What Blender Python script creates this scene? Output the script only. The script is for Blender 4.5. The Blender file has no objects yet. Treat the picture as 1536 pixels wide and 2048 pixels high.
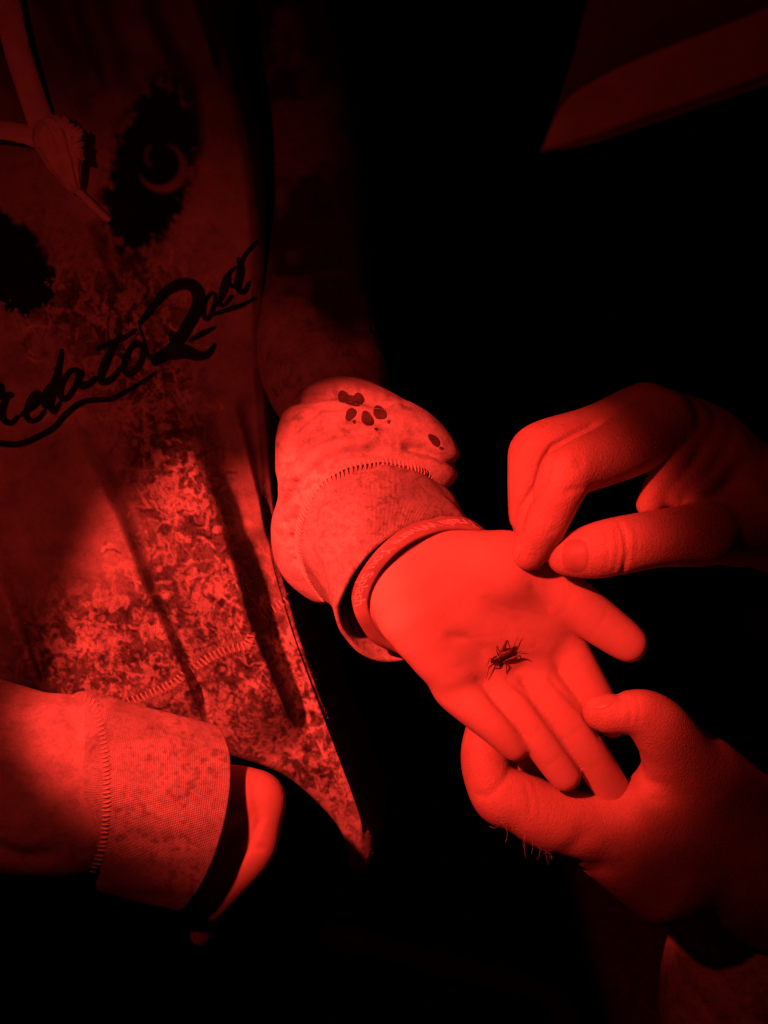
import bpy, math, random
import numpy as np
from mathutils import Vector, Matrix
from mathutils.bvhtree import BVHTree

random.seed(7)
RNG = np.random.default_rng(11)

# ------------------------------------------------------------------ camera, world, light
S = 4500.0                 # design units per metre: one unit = one photo pixel at the palm's distance
DU = 2250.0                # camera to palm distance in design units (0.5 m)
PITCH = math.radians(45)
scene = bpy.context.scene
cam_data = bpy.data.cameras.new('camera')
cam = bpy.data.objects.new('camera', cam_data)
scene.collection.objects.link(cam)
cam.location = (0, 0, 1.35)
cam.rotation_euler = (math.pi / 2 - PITCH, 0, 0)
cam_data.sensor_fit = 'VERTICAL'
cam_data.sensor_height = 36.0
cam_data.lens = 36.0 * DU / 2048.0
cam_data.clip_start = 0.02
cam_data.clip_end = 400.0
cam_data.dof.use_dof = True
cam_data.dof.focus_distance = 0.51
cam_data.dof.aperture_fstop = 11.0
scene.camera = cam
CM = Matrix.Translation(cam.location) @ cam.rotation_euler.to_matrix().to_4x4()
CMN = np.array(CM)

scene.view_settings.view_transform = 'Standard'
scene.view_settings.look = 'None'
scene.view_settings.exposure = 0.0
scene.view_settings.gamma = 1.0

world = bpy.data.worlds.new('World')
scene.world = world
world.use_nodes = True
wn = world.node_tree
sky = wn.nodes.new('ShaderNodeTexSky')
sky.sky_type = 'NISHITA'
sky.sun_disc = False
sky.sun_elevation = math.radians(-8)
sky.sun_rotation = math.radians(200)
wn.links.new(sky.outputs[0], wn.nodes['Background'].inputs[0])
wn.nodes['Background'].inputs[1].default_value = 0.0004


def P(px, py, pz=0.0):
    """photo position and height above the palm plane -> design coordinates"""
    k = 1.0 - pz / DU
    return np.array([(px - 768.0) * k, (1024.0 - py) * k, pz], dtype=np.float64)


def to_world(p):
    p = np.asarray(p, dtype=np.float64).reshape(-1, 3) / S
    q = np.column_stack([p[:, 0], p[:, 1], p[:, 2] - DU / S])
    return q @ CMN[:3, :3].T + CMN[:3, 3]


def to_design(w):
    w = np.asarray(w, dtype=np.float64).reshape(-1, 3)
    q = (w - CMN[:3, 3]) @ CMN[:3, :3]
    q[:, 2] += DU / S
    return q * S


def to_photo(p):
    k = 1.0 - p[:, 2] / DU
    return p[:, 0] / k + 768.0, 1024.0 - p[:, 1] / k


# the red lamp at the photographer's left: one beam on the hoodie, a second added to shape the light on the hands, and their weak spill
LIGHT_POS = np.array([-930.0, 640.0, 1800.0])
LIGHT_RED = (1.0, 0.041, 0.028)
for nm, power, cone, blend, aim, off in (('red_lamp_added_hand_beam', 23.0, 25.8, 0.46, P(860, 1160, 0), 20),
                                         ('red_lamp_hoodie_beam', 20.0, 24.2, 0.42, P(492, 1325, -200), -20),
                                         ('red_lamp_spill', 1.15, 110.0, 1.0, P(700, 1250, 0), 0)):
    ld = bpy.data.lights.new(nm, 'SPOT')
    ld.energy = power
    ld.color = LIGHT_RED
    ld.spot_size = math.radians(cone)
    ld.spot_blend = blend
    ld.shadow_soft_size = 0.009
    lo = bpy.data.objects.new(nm, ld)
    scene.collection.objects.link(lo)
    a, b = Vector(to_world(LIGHT_POS + np.array([off, 0, 0]))[0]), Vector(to_world(aim)[0])
    lo.location = a
    lo.rotation_euler = (b - a).to_track_quat('-Z', 'Y').to_euler()

# ------------------------------------------------------------------ object helpers
COL = scene.collection


def empty(name, base, label, category, group=None):
    o = bpy.data.objects.new(name, None)
    COL.objects.link(o)
    o.location = Vector(to_world(base)[0])
    o.empty_display_size = 0.02
    o['label'] = label
    o['category'] = category
    if group:
        o['group'] = group
    return o


def world_loc(o):
    v = Vector((0, 0, 0))
    while o is not None:
        v += o.location
        o = o.parent
    return v


def add(name, mesh, mat, parent=None, label=None, kind=None):
    mesh.materials.clear()
    mesh.materials.append(mat)
    o = bpy.data.objects.new(name, mesh)
    COL.objects.link(o)
    if parent is not None:
        o.parent = parent
        o.location = -world_loc(parent)
    if label:
        o['label'] = label
    if kind:
        o['kind'] = kind
    return o


def make_mesh(name, verts, quads=None, tris=None, attr=None, st=None, smooth=True, design=True):
    """verts (N,3) design coordinates; attr (N,3) print colours; st (N,2) cloth coordinates"""
    v = to_world(verts) if design else np.asarray(verts)
    me = bpy.data.meshes.new(name)
    me.vertices.add(len(v))
    me.vertices.foreach_set('co', np.ascontiguousarray(v, dtype=np.float32).ravel())
    loops, starts, tot = [], [], 0
    for f, n in ((quads, 4), (tris, 3)):
        if f is not None and len(f):
            f = np.asarray(f, dtype=np.int32)
            loops.append(f.ravel())
            starts.append(tot + np.arange(len(f), dtype=np.int32) * n)
            tot += f.size
    loops = np.concatenate(loops)
    starts = np.concatenate(starts)
    me.loops.add(len(loops))
    me.loops.foreach_set('vertex_index', loops)
    me.polygons.add(len(starts))
    me.polygons.foreach_set('loop_start', starts)
    me.update(calc_edges=True)
    me.validate()
    if smooth:
        me.polygons.foreach_set('use_smooth', np.ones(len(me.polygons), dtype=bool))
    if attr is not None:
        a = me.attributes.new('print', 'FLOAT_COLOR', 'POINT')
        c = np.ones((len(v), 4), dtype=np.float32)
        c[:, :3] = attr
        a.data.foreach_set('color', c.ravel())
    if st is not None:
        a = me.attributes.new('st', 'FLOAT_VECTOR', 'POINT')
        c = np.zeros((len(v), 3), dtype=np.float32)
        c[:, :2] = st
        a.data.foreach_set('vector', c.ravel())
    return me


def merge(parts):
    """[(verts, quads)] -> one verts, quads"""
    vs, qs, n = [], [], 0
    for v, q in parts:
        vs.append(np.asarray(v))
        qs.append(np.asarray(q) + n)
        n += len(v)
    return np.concatenate(vs), np.concatenate(qs)


def catmull(pts, n, closed=False):
    pts = np.asarray(pts, dtype=np.float64)
    m = len(pts)
    segs = m if closed else m - 1
    t = np.linspace(0, segs, n, endpoint=not closed)
    i = np.minimum(t.astype(int), segs - 1)
    f = (t - i)[:, None]
    if closed:
        p0, p1, p2, p3 = pts[(i - 1) % m], pts[i % m], pts[(i + 1) % m], pts[(i + 2) % m]
    else:
        ext = np.vstack([2 * pts[0] - pts[1], pts, 2 * pts[-1] - pts[-2]])
        p0, p1, p2, p3 = ext[i], ext[i + 1], ext[i + 2], ext[i + 3]
    return 0.5 * (2 * p1 + (p2 - p0) * f + (2 * p0 - 5 * p1 + 4 * p2 - p3) * f ** 2 + (3 * p1 - p0 - 3 * p2 + p3) * f ** 3)


def resample(pts, step, closed=False):
    """smooth curve through pts, evenly spaced"""
    q = catmull(pts, max(8, len(pts) * 24), closed)
    if closed:
        q = np.vstack([q, q[:1]])
    d = np.concatenate([[0], np.cumsum(np.linalg.norm(np.diff(q, axis=0), axis=1))])
    n = max(2, int(round(d[-1] / step)) + 1)
    t = np.linspace(0, d[-1], n)
    return np.column_stack([np.interp(t, d, q[:, k]) for k in range(q.shape[1])])


def tube(pts, radii, nseg=8, squash=1.0):
    """tube along design points, closed ends; radii per point"""
    pts = np.asarray(pts, dtype=np.float64)
    n = len(pts)
    r = np.broadcast_to(np.asarray(radii, dtype=np.float64), (n,))
    tan = np.gradient(pts, axis=0)
    tan /= np.linalg.norm(tan, axis=1)[:, None] + 1e-9
    up = np.array([0.13, 0.27, 0.95])
    e1 = np.cross(tan, up)
    e1 /= np.linalg.norm(e1, axis=1)[:, None] + 1e-9
    e2 = np.cross(e1, tan)
    th = np.linspace(0, 2 * np.pi, nseg, endpoint=False)
    ring = e1[:, None, :] * np.cos(th)[None, :, None] + e2[:, None, :] * (squash * np.sin(th))[None, :, None]
    v = (pts[:, None, :] + ring * r[:, None, None]).reshape(-1, 3)
    i, j = np.meshgrid(np.arange(n - 1), np.arange(nseg), indexing='ij')
    a = i * nseg + j
    b = i * nseg + (j + 1) % nseg
    q = np.stack([a, b, b + nseg, a + nseg], -1).reshape(-1, 4)
    c0, c1 = len(v), len(v) + 1
    v = np.vstack([v, pts[0] - tan[0] * r[0] * 0.5, pts[-1] + tan[-1] * r[-1] * 0.5])
    cap = [[c0, (k + 1) % nseg, k, k] for k in range(nseg)]
    L = (n - 1) * nseg
    cap += [[c1, L + k, L + (k + 1) % nseg, L + (k + 1) % nseg] for k in range(nseg)]
    return v, q, np.array(cap)


def tube_mesh(name, pts, radii, nseg=8, squash=1.0):
    v, q, c = tube(pts, radii, nseg, squash)
    return make_mesh(name, v, quads=q, tris=c[:, :3])


def tubes_mesh(name, items, nseg=6):
    V, Q, T, n = [], [], [], 0
    for pts, r in items:
        v, q, c = tube(pts, r, nseg)
        V.append(v); Q.append(q + n); T.append(c[:, :3] + n)
        n += len(v)
    return make_mesh(name, np.concatenate(V), quads=np.concatenate(Q), tris=np.concatenate(T))


# ------------------------------------------------------------------ implicit surfaces for bodies and puffed cloth
def seg_d(p, a, b, ra, rb):
    ba = (b - a).astype(np.float32)
    t = np.clip(((p - a.astype(np.float32)) @ ba) / np.float32(ba @ ba + 1e-6), 0, 1)
    d = p - a.astype(np.float32) - t[:, None] * ba
    return np.sqrt(np.einsum('ij,ij->i', d, d)) - (ra + (rb - ra) * t).astype(np.float32)


def smin(a, b, k):
    if k <= 0:
        return np.minimum(a, b)
    h = np.clip(0.5 + 0.5 * (b - a) / k, 0, 1)
    return b + (a - b) * h - k * h * (1 - h)


def chain(*pts):
    """points (px, py, pz, r) -> list of tapered segments in design coordinates"""
    if len(pts) > 2:
        pts = catmull(np.array(pts, float), (len(pts) - 1) * 5 + 1)
    q = [(P(x, y, z), r * (1 - z / DU)) for x, y, z, r in pts]
    return [(q[i][0], q[i + 1][0], q[i][1], q[i + 1][1]) for i in range(len(q) - 1)]


def chain_d(p, segs, k=8):
    """distance to a chain; points far from its box only get the box distance"""
    lo = np.min([np.minimum(a - ra, b - rb) for a, b, ra, rb in segs], 0)
    hi = np.max([np.maximum(a + ra, b + rb) for a, b, ra, rb in segs], 0)
    e = np.maximum(np.maximum(lo - p, p - hi), 0)
    db = np.sqrt(np.einsum('ij,ij->i', e, e)).astype(np.float32)
    m = db < 70
    out = db + 12
    if m.any():
        out[m] = _chain_d(p[m], segs, k) + 0.3 * k
    return out


def _chain_d(p, segs, k=8):
    d = None
    for a, b, ra, rb in segs:
        e = seg_d(p, a, b, ra, rb)
        d = e if d is None else smin(d, e, k)
    return d


def poly_xy(p, pts):
    """distance to a polyline of photo points (px,py,pz), in the picture plane, and the depth difference"""
    best = np.full(len(p), 1e6, np.float32)
    dz = np.full(len(p), 1e6, np.float32)
    q = [P(*c) for c in pts]
    for a, b in zip(q[:-1], q[1:]):
        ab = (b - a)
        t = np.clip(((p[:, 0] - a[0]) * ab[0] + (p[:, 1] - a[1]) * ab[1]) / (ab[0] ** 2 + ab[1] ** 2 + 1e-6), 0, 1)
        dx = p[:, 0] - a[0] - t * ab[0]
        dy = p[:, 1] - a[1] - t * ab[1]
        d = np.sqrt(dx * dx + dy * dy)
        m = d < best
        best = np.where(m, d, best)
        dz = np.where(m, p[:, 2] - (a[2] + t * ab[2]), dz)
    return best, dz


def crease_term(p, creases):
    out = np.zeros(len(p), np.float32)
    for pts, w, depth in creases:
        d, dz = poly_xy(p, pts)
        a, b = P(*pts[0]), P(*pts[-1])
        e = np.minimum(np.hypot(p[:, 0] - a[0], p[:, 1] - a[1]), np.hypot(p[:, 0] - b[0], p[:, 1] - b[1]))
        out += depth * np.exp(-(d / w) ** 2) * (np.abs(dz) < 90) * np.clip(e / (2.2 * w), 0, 1)
    return out


class Body:
    def __init__(self, palm, fingers, pk=40, fk=16, ck=8, creases=(), bumps=()):
        self.palm, self.fingers, self.pk, self.fk, self.ck = palm, fingers, pk, fk, ck
        self.creases, self.bumps = creases, bumps

    def __call__(self, p, detail=True):
        d = None
        for c in self.palm:
            e = chain_d(p, c, self.ck)
            d = e if d is None else smin(d, e, self.pk)
        out = d
        for c in self.fingers:
            out = np.minimum(out, smin(d, chain_d(p, c, self.ck), self.fk))
        if detail and self.creases:
            out = out + crease_term(p, self.creases)
        return out

    def bounds(self, pad=30):
        lo, hi = np.full(3, 1e9), np.full(3, -1e9)
        for c in list(self.palm) + list(self.fingers):
            for a, b, ra, rb in c:
                for q, r in ((a, ra), (b, rb)):
                    lo = np.minimum(lo, q - r)
                    hi = np.maximum(hi, q + r)
        return lo - pad, hi + pad


def surface(f, lo, hi, h=4.0, project=1, block=4, relax=11):
    """surface-nets mesh of f < 0, evaluated only near the surface"""
    H = h * block
    n = np.ceil((hi - lo) / H).astype(int) + 1
    ax = [lo[k] + np.arange(n[k]) * H for k in range(3)]
    g = np.stack(np.meshgrid(*ax, indexing='ij'), -1).reshape(-1, 3).astype(np.float32)
    D = f(g, False).reshape(n) if True else None
    near = np.abs(D) < H * 1.9
    act = np.zeros(n - 1, bool)
    for i in (0, 1):
        for j in (0, 1):
            for k in (0, 1):
                act |= near[i:n[0] - 1 + i, j:n[1] - 1 + j, k:n[2] - 1 + k]
    m = (n - 1) * block + 1
    big = np.repeat(np.repeat(np.repeat(D[:-1, :-1, :-1], block, 0), block, 1), block, 2)
    G = np.full(m, 1e3, np.float32)
    G[:-1, :-1, :-1] = big
    A = np.zeros(m, bool)
    A[:-1, :-1, :-1] = np.repeat(np.repeat(np.repeat(act, block, 0), block, 1), block, 2)
    A2 = A.copy()
    A2[1:] |= A[:-1]; A2[:, 1:] |= A2[:, :-1]; A2[:, :, 1:] |= A2[:, :, :-1]
    idx = np.argwhere(A2)
    G[A2] = f((lo + idx * h).astype(np.float32), False)
    s = G < 0
    c = [(i, j, k) for i in (0, 1) for j in (0, 1) for k in (0, 1)]
    cnt = np.zeros(m - 1, np.int8)
    for i, j, k in c:
        cnt += s[i:m[0] - 1 + i, j:m[1] - 1 + j, k:m[2] - 1 + k]
    cells = np.argwhere((cnt > 0) & (cnt < 8))
    vid = np.full(m - 1, -1, np.int64)
    vid[cells[:, 0], cells[:, 1], cells[:, 2]] = np.arange(len(cells))
    pos = np.zeros((len(cells), 3)); wt = np.zeros(len(cells))
    cc = np.array(c)
    for e0 in range(8):
        for e1 in range(e0 + 1, 8):
            if np.abs(cc[e0] - cc[e1]).sum() != 1:
                continue
            p0, p1 = cells + cc[e0], cells + cc[e1]
            g0, g1 = G[tuple(p0.T)], G[tuple(p1.T)]
            x = (g0 < 0) != (g1 < 0)
            t = np.where(x, g0 / np.where(x, g0 - g1, 1), 0)
            pos += np.where(x[:, None], p0 + t[:, None] * (p1 - p0), 0)
            wt += x
    pos = pos / wt[:, None]
    quads = []
    for axis in range(3):
        o1, o2 = [(1, 2), (2, 0), (0, 1)][axis]
        sl0 = [slice(None)] * 3; sl1 = [slice(None)] * 3
        sl0[axis] = slice(0, -1); sl1[axis] = slice(1, None)
        a, b = s[tuple(sl0)], s[tuple(sl1)]
        e = np.argwhere(a != b)
        ok = (e[:, o1] > 0) & (e[:, o2] > 0) & (e[:, o1] < m[o1] - 1) & (e[:, o2] < m[o2] - 1)
        e = e[ok]
        ins = a[tuple(e.T)]
        u = np.zeros(3, int); w = np.zeros(3, int); u[o1] = 1; w[o2] = 1
        q = np.stack([vid[tuple((e - u - w).T)], vid[tuple((e - w).T)], vid[tuple(e.T)], vid[tuple((e - u).T)]], -1)
        q[~ins] = q[~ins][:, ::-1]
        quads.append(q)
    quads = np.concatenate(quads)
    quads = quads[(quads >= 0).all(1)]
    v = lo + pos * h
    for _ in range(project):
        p = v.astype(np.float32)
        d = f(p, False)
        gr = np.stack([(f(p + np.eye(3, dtype=np.float32)[k] * 1.5, False) - d) / 1.5 for k in range(3)], -1)
        gl = np.maximum(np.einsum('ij,ij->i', gr, gr), 0.25)
        v = v - np.clip(d / gl, -h, h)[:, None] * gr
    # volume-keeping relaxation, then the creases pressed in along the normals
    nv = len(v)
    e0 = np.concatenate([quads[:, k] for k in range(4)]); e1 = np.concatenate([quads[:, (k + 1) % 4] for k in range(4)])
    src, dst = np.concatenate([e0, e1]), np.concatenate([e1, e0])
    num = np.maximum(np.bincount(src, minlength=nv), 1)[:, None]
    for it in range(relax):
        for lam in (0.55,):
            acc = np.stack([np.bincount(src, weights=v[dst, k], minlength=nv) for k in range(3)], -1) / num
            v = v + lam * (acc - v)
    if getattr(f, 'creases', None):
        nrm = np.cross(v[quads[:, 2]] - v[quads[:, 0]], v[quads[:, 3]] - v[quads[:, 1]])
        vn = np.stack([sum(np.bincount(quads[:, c], weights=nrm[:, k], minlength=nv) for c in range(4)) for k in range(3)], -1)
        vn /= np.linalg.norm(vn, axis=1)[:, None] + 1e-9
        v = v - vn * crease_term(v.astype(np.float32), f.creases)[:, None]
        for lam in (0.5, 0.4):
            acc = np.stack([np.bincount(src, weights=v[dst, k], minlength=nv) for k in range(3)], -1) / num
            v = v + lam * (acc - v)
    return v, quads


# ------------------------------------------------------------------ seeing where a photo point meets a built surface
class Caster:
    def __init__(self, verts, quads):
        w = to_world(verts)
        self.t = BVHTree.FromPolygons([Vector(x) for x in w], quads.tolist())
        self.o = Vector(to_world(P(768, 1024, DU - 1e-3))[0])
        self.o = Vector(CMN[:3, 3])

    def z(self, px, py, default=None):
        d = Vector(to_world(P(px, py, 0))[0]) - self.o
        h = self.t.ray_cast(self.o, d.normalized())
        if h[0] is None:
            return default
        return to_design(np.array(h[0]))[0][2]

    def at(self, px, py, lift=0.0, default=-300):
        z = self.z(px, py)
        return P(px, py, (default if z is None else z) + lift)


def decal(caster, cx, cy, outline, lift=1.2, rings=5):
    """flat printed shape laid on a surface: outline = photo points round (cx, cy)"""
    n = len(outline)
    pts, last = [], None
    grid = [(cx, cy)] + [(cx + (x - cx) * (k + 1) / rings, cy + (y - cy) * (k + 1) / rings) for k in range(rings) for x, y in outline]
    for x, y in grid:
        z = caster.z(x, y)
        if z is None:
            z = last
        if z is None:
            z = -100
        last = z
        pts.append(P(x, y, z + lift))
    tris = [[0, 1 + k, 1 + (k + 1) % n] for k in range(n)]
    quads = []
    for r in range(rings - 1):
        for k in range(n):
            a = 1 + r * n
            quads.append([a + k, a + n + k, a + n + (k + 1) % n, a + (k + 1) % n])
    return np.array(pts), np.array(quads), np.array(tris)


def ellipse(cx, cy, rx, ry, ang=0, n=20, wob=0.0):
    th = np.linspace(0, 2 * np.pi, n, endpoint=False)
    a = math.radians(ang)
    r = 1 + wob * np.sin(3 * th + cx)
    x, y = rx * r * np.cos(th), ry * r * np.sin(th)
    return [(cx + u * math.cos(a) - w * math.sin(a), cy + u * math.sin(a) + w * math.cos(a)) for u, w in zip(x, y)]


# ------------------------------------------------------------------ materials
def new_mat(name):
    m = bpy.data.materials.new(name)
    m.use_nodes = True
    nt = m.node_tree
    return m, nt, nt.nodes['Principled BSDF']


def node(nt, kind, **kw):
    n = nt.nodes.new(kind)
    for k, v in kw.items():
        if k.startswith('i_'):
            n.inputs[k[2:].replace('_', ' ')].default_value = v
        else:
            setattr(n, k, v)
    return n


def noise(nt, scale, detail=4, rough=0.55, coord=None, dist=0.0):
    n = node(nt, 'ShaderNodeTexNoise')
    n.inputs['Scale'].default_value = scale
    n.inputs['Detail'].default_value = detail
    n.inputs['Roughness'].default_value = rough
    n.inputs['Distortion'].default_value = dist
    if coord is not None:
        nt.links.new(coord, n.inputs['Vector'])
    return n


def ramp(nt, fac, stops):
    r = node(nt, 'ShaderNodeValToRGB')
    while len(r.color_ramp.elements) < len(stops):
        r.color_ramp.elements.new(0.5)
    for e, (pos, c) in zip(r.color_ramp.elements, stops):
        e.position = pos
        e.color = (c, c, c, 1) if not isinstance(c, tuple) else (*c, 1)
    nt.links.new(fac, r.inputs[0])
    return r


def math_n(nt, op, a, b=None):
    n = node(nt, 'ShaderNodeMath', operation=op)
    for i, x in enumerate((a, b)):
        if x is None:
            continue
        if isinstance(x, (int, float)):
            n.inputs[i].default_value = x
        else:
            nt.links.new(x, n.inputs[i])
    return n.outputs[0]


def bump(nt, height, strength, dist, bsdf, normal=None):
    b = node(nt, 'ShaderNodeBump')
    b.inputs['Strength'].default_value = strength
    b.inputs['Distance'].default_value = dist
    nt.links.new(height, b.inputs['Height'])
    if normal is not None:
        nt.links.new(normal, b.inputs['Normal'])
    nt.links.new(b.outputs[0], bsdf.inputs['Normal'])
    return b.outputs[0]


def mix_rgb(nt, fac, a, b, mode='MIX'):
    m = node(nt, 'ShaderNodeMix', data_type='RGBA', blend_type=mode)
    for sock, x in ((m.inputs[0], fac), (m.inputs[6], a), (m.inputs[7], b)):
        if isinstance(x, (int, float)):
            sock.default_value = x
        elif isinstance(x, tuple):
            sock.default_value = (*x, 1)
        else:
            nt.links.new(x, sock)
    return m.outputs[2]


def skin_mat(name, base, dark, rough=0.55, fine=0.25, sss=0.45):
    m, nt, b = new_mat(name)
    tc = node(nt, 'ShaderNodeTexCoord').outputs['Object']
    n1 = noise(nt, 55, 5, 0.6, tc)
    c = ramp(nt, n1.outputs[0], [(0.3, dark), (0.7, base)])
    nt.links.new(c.outputs[0], b.inputs['Base Color'])
    b.inputs['Roughness'].default_value = rough
    b.inputs['Subsurface Weight'].default_value = sss
    b.inputs['Subsurface Radius'].default_value = (1.0, 0.3, 0.15)
    b.inputs['Subsurface Scale'].default_value = 0.0035
    b.inputs['Specular IOR Level'].default_value = 0.3
    n2 = noise(nt, 900, 3, 0.6, tc)
    v = node(nt, 'ShaderNodeTexVoronoi', feature='DISTANCE_TO_EDGE')
    v.inputs['Scale'].default_value = 700
    nt.links.new(tc, v.inputs['Vector'])
    h = math_n(nt, 'ADD', n2.outputs[0], math_n(nt, 'MULTIPLY', v.outputs[0], 0.8))
    bump(nt, h, fine, 0.0006, b)
    return m


def fabric_mat(name, knit=(0.0, 0.0), fuzz=0.5):
    """printed cotton fleece; the print lives in the 'print' attribute: R reflectance, G fine coral print, B mottling"""
    m, nt, b = new_mat(name)
    tc = node(nt, 'ShaderNodeTexCoord').outputs['Object']
    at = node(nt, 'ShaderNodeAttribute', attribute_name='print')
    sep = node(nt, 'ShaderNodeSeparateColor')
    nt.links.new(at.outputs['Color'], sep.inputs[0])
    # fine coral print: warped ridges
    w = noise(nt, 160, 2, 0.5, tc)
    warp = node(nt, 'ShaderNodeVectorMath', operation='MULTIPLY_ADD')
    nt.links.new(w.outputs['Color'], warp.inputs[0])
    warp.inputs[1].default_value = (0.006, 0.006, 0.006)
    nt.links.new(tc, warp.inputs[2])
    f1 = noise(nt, 330, 3, 0.55, warp.outputs[0], 0.6)
    ridge = ramp(nt, f1.outputs[0], [(0.36, 0.30), (0.46, 0.62), (0.52, 1.12), (0.58, 0.72), (0.66, 1.05)])
    fine = mix_rgb(nt, sep.outputs[1], (1.0, 1.0, 1.0), ridge.outputs[0])
    f2 = noise(nt, 95, 5, 0.62, tc, 0.4)
    mot = ramp(nt, f2.outputs[0], [(0.33, 0.45), (0.45, 0.85), (0.6, 1.05)])
    mott = mix_rgb(nt, sep.outputs[2], (1.0, 1.0, 1.0), mot.outputs[0])
    base = node(nt, 'ShaderNodeCombineColor')
    for k in range(3):
        nt.links.new(sep.outputs[0], base.inputs[k])
    c = mix_rgb(nt, 1.0, base.outputs[0], fine, 'MULTIPLY')
    c = mix_rgb(nt, 1.0, c, mott, 'MULTIPLY')
    thread = noise(nt, 2300, 2, 0.7, tc)
    tr = ramp(nt, thread.outputs[0], [(0.3, 0.72), (0.7, 1.1)])
    c = mix_rgb(nt, 1.0, c, tr.outputs[0], 'MULTIPLY')
    c = mix_rgb(nt, 1.0, c, (1.0, 0.95, 0.88), 'MULTIPLY')
    nt.links.new(c, b.inputs['Base Color'])
    b.inputs['Roughness'].default_value = 0.95
    b.inputs['Specular IOR Level'].default_value = 0.1
    b.inputs['Sheen Weight'].default_value = 0.15
    nf = noise(nt, 1500, 3, 0.7, tc)
    nm = bump(nt, nf.outputs[0], fuzz, 0.0006, b)
    nw = noise(nt, 70, 3, 0.5, tc)
    nm = bump(nt, nw.outputs[0], 0.35, 0.004, b, nm)
    if knit[0] > 0:
        st = node(nt, 'ShaderNodeAttribute', attribute_name='st')
        sp = node(nt, 'ShaderNodeSeparateXYZ')
        nt.links.new(st.outputs['Vector'], sp.inputs[0])
        s1 = math_n(nt, 'SINE', math_n(nt, 'MULTIPLY', sp.outputs[0], knit[0]))
        s2 = math_n(nt, 'SINE', math_n(nt, 'MULTIPLY', sp.outputs[1], knit[1]))
        h = math_n(nt, 'ADD', s1, math_n(nt, 'MULTIPLY', s2, 0.5))
        bump(nt, h, 0.5, 0.0005, b, nm)
    return m


def plain_mat(name, col, rough=0.6, spec=0.4, bscale=0, bstr=0.2, bdist=0.0005, var=0.15, coat=0.0):
    m, nt, b = new_mat(name)
    tc = node(nt, 'ShaderNodeTexCoord').outputs['Object']
    n1 = noise(nt, 120, 4, 0.6, tc)
    lo = tuple(x * (1 - var) for x in col)
    hi = tuple(min(1, x * (1 + var)) for x in col)
    c = ramp(nt, n1.outputs[0], [(0.3, lo), (0.7, hi)])
    nt.links.new(c.outputs[0], b.inputs['Base Color'])
    b.inputs['Roughness'].default_value = rough
    b.inputs['Specular IOR Level'].default_value = spec
    b.inputs['Coat Weight'].default_value = coat
    if bscale:
        n2 = noise(nt, bscale, 3, 0.6, tc)
        bump(nt, n2.outputs[0], bstr, bdist, b)
    return m


M_SKIN = skin_mat('young_skin', (0.66, 0.47, 0.39), (0.60, 0.42, 0.34), 0.6, 0.12)
M_ADULT = skin_mat('adult_skin', (0.60, 0.41, 0.33), (0.46, 0.30, 0.24), 0.5, 0.65)
M_NAIL = plain_mat('nail', (0.40, 0.25, 0.20), 0.45, 0.3, 400, 0.05)
M_PALE_NAIL = plain_mat('pale_nail', (0.55, 0.38, 0.32), 0.35, 0.5)
M_FLEECE = fabric_mat('printed_fleece')
M_CUFF = fabric_mat('printed_rib_cuff', (1.9, 1.5), 0.35)
M_INK = plain_mat('black_ink', (0.02, 0.019, 0.018), 0.9, 0.1, 1500, 0.5, 0.0006, 0.7)
M_PAW = plain_mat('brown_ink', (0.085, 0.065, 0.055), 0.9, 0.1, 1500, 0.5, 0.0006, 0.45)
M_THREAD = plain_mat('seam_thread', (0.62, 0.55, 0.48), 0.8, 0.2)
M_CORD = plain_mat('drawcord', (0.90, 0.86, 0.80), 0.9, 0.1, 1800, 0.8, 0.001)
M_BAND = plain_mat('silicone', (0.36, 0.25, 0.22), 0.5, 0.4, 600, 0.05)
M_BANDTXT = plain_mat('silicone_print', (0.80, 0.70, 0.66), 0.5, 0.4)
M_CHITIN = plain_mat('chitin', (0.045, 0.022, 0.014), 0.3, 0.5, 900, 0.15, 0.0002, 0.4)
M_WING = plain_mat('cricket_wing', (0.11, 0.06, 0.04), 0.4, 0.5, 2500, 0.6, 0.0003, 0.4)
M_LEG = plain_mat('cricket_leg', (0.13, 0.07, 0.045), 0.35, 0.5)
M_PALE = plain_mat('cricket_collar', (0.42, 0.30, 0.22), 0.4, 0.5)
M_EYE = plain_mat('cricket_eye', (0.01, 0.008, 0.008), 0.08, 0.8)
M_HAIR = plain_mat('hair', (0.5, 0.36, 0.28), 0.5, 0.4)
M_DARK = plain_mat('dark_cloth', (0.018, 0.018, 0.022), 0.95, 0.1, 900, 0.4)
M_TROUSER = plain_mat('trouser_cloth', (0.50, 0.46, 0.40), 0.95, 0.1, 250, 0.6, 0.003, 0.35)
M_CAP = plain_mat('cap_cloth', (0.19, 0.17, 0.15), 0.85, 0.15, 1600, 0.3)
M_CAP_SHADED = plain_mat('cap_cloth_shaded', (0.05, 0.045, 0.04), 0.9, 0.1, 1600, 0.3)  # darker copy of the cap cloth, shade put into its colour
M_GROUND = plain_mat('soil', (0.012, 0.010, 0.008), 0.98, 0.05, 60, 0.8, 0.02, 0.4)

# ------------------------------------------------------------------ the ground
gv = np.array([[-150, -150, 0], [150, -150, 0], [150, 150, 0], [-150, 150, 0]], float)
ground = add('ground', make_mesh('ground', gv, quads=[[0, 1, 2, 3]], design=False, smooth=False), M_GROUND, kind='structure')


# ------------------------------------------------------------------ the printed cloth: a canvas of reflectances in photo pixels / 2
CX0, CY0, CS = -400, -300, 2.0
CW, CH = 900, 1180


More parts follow.
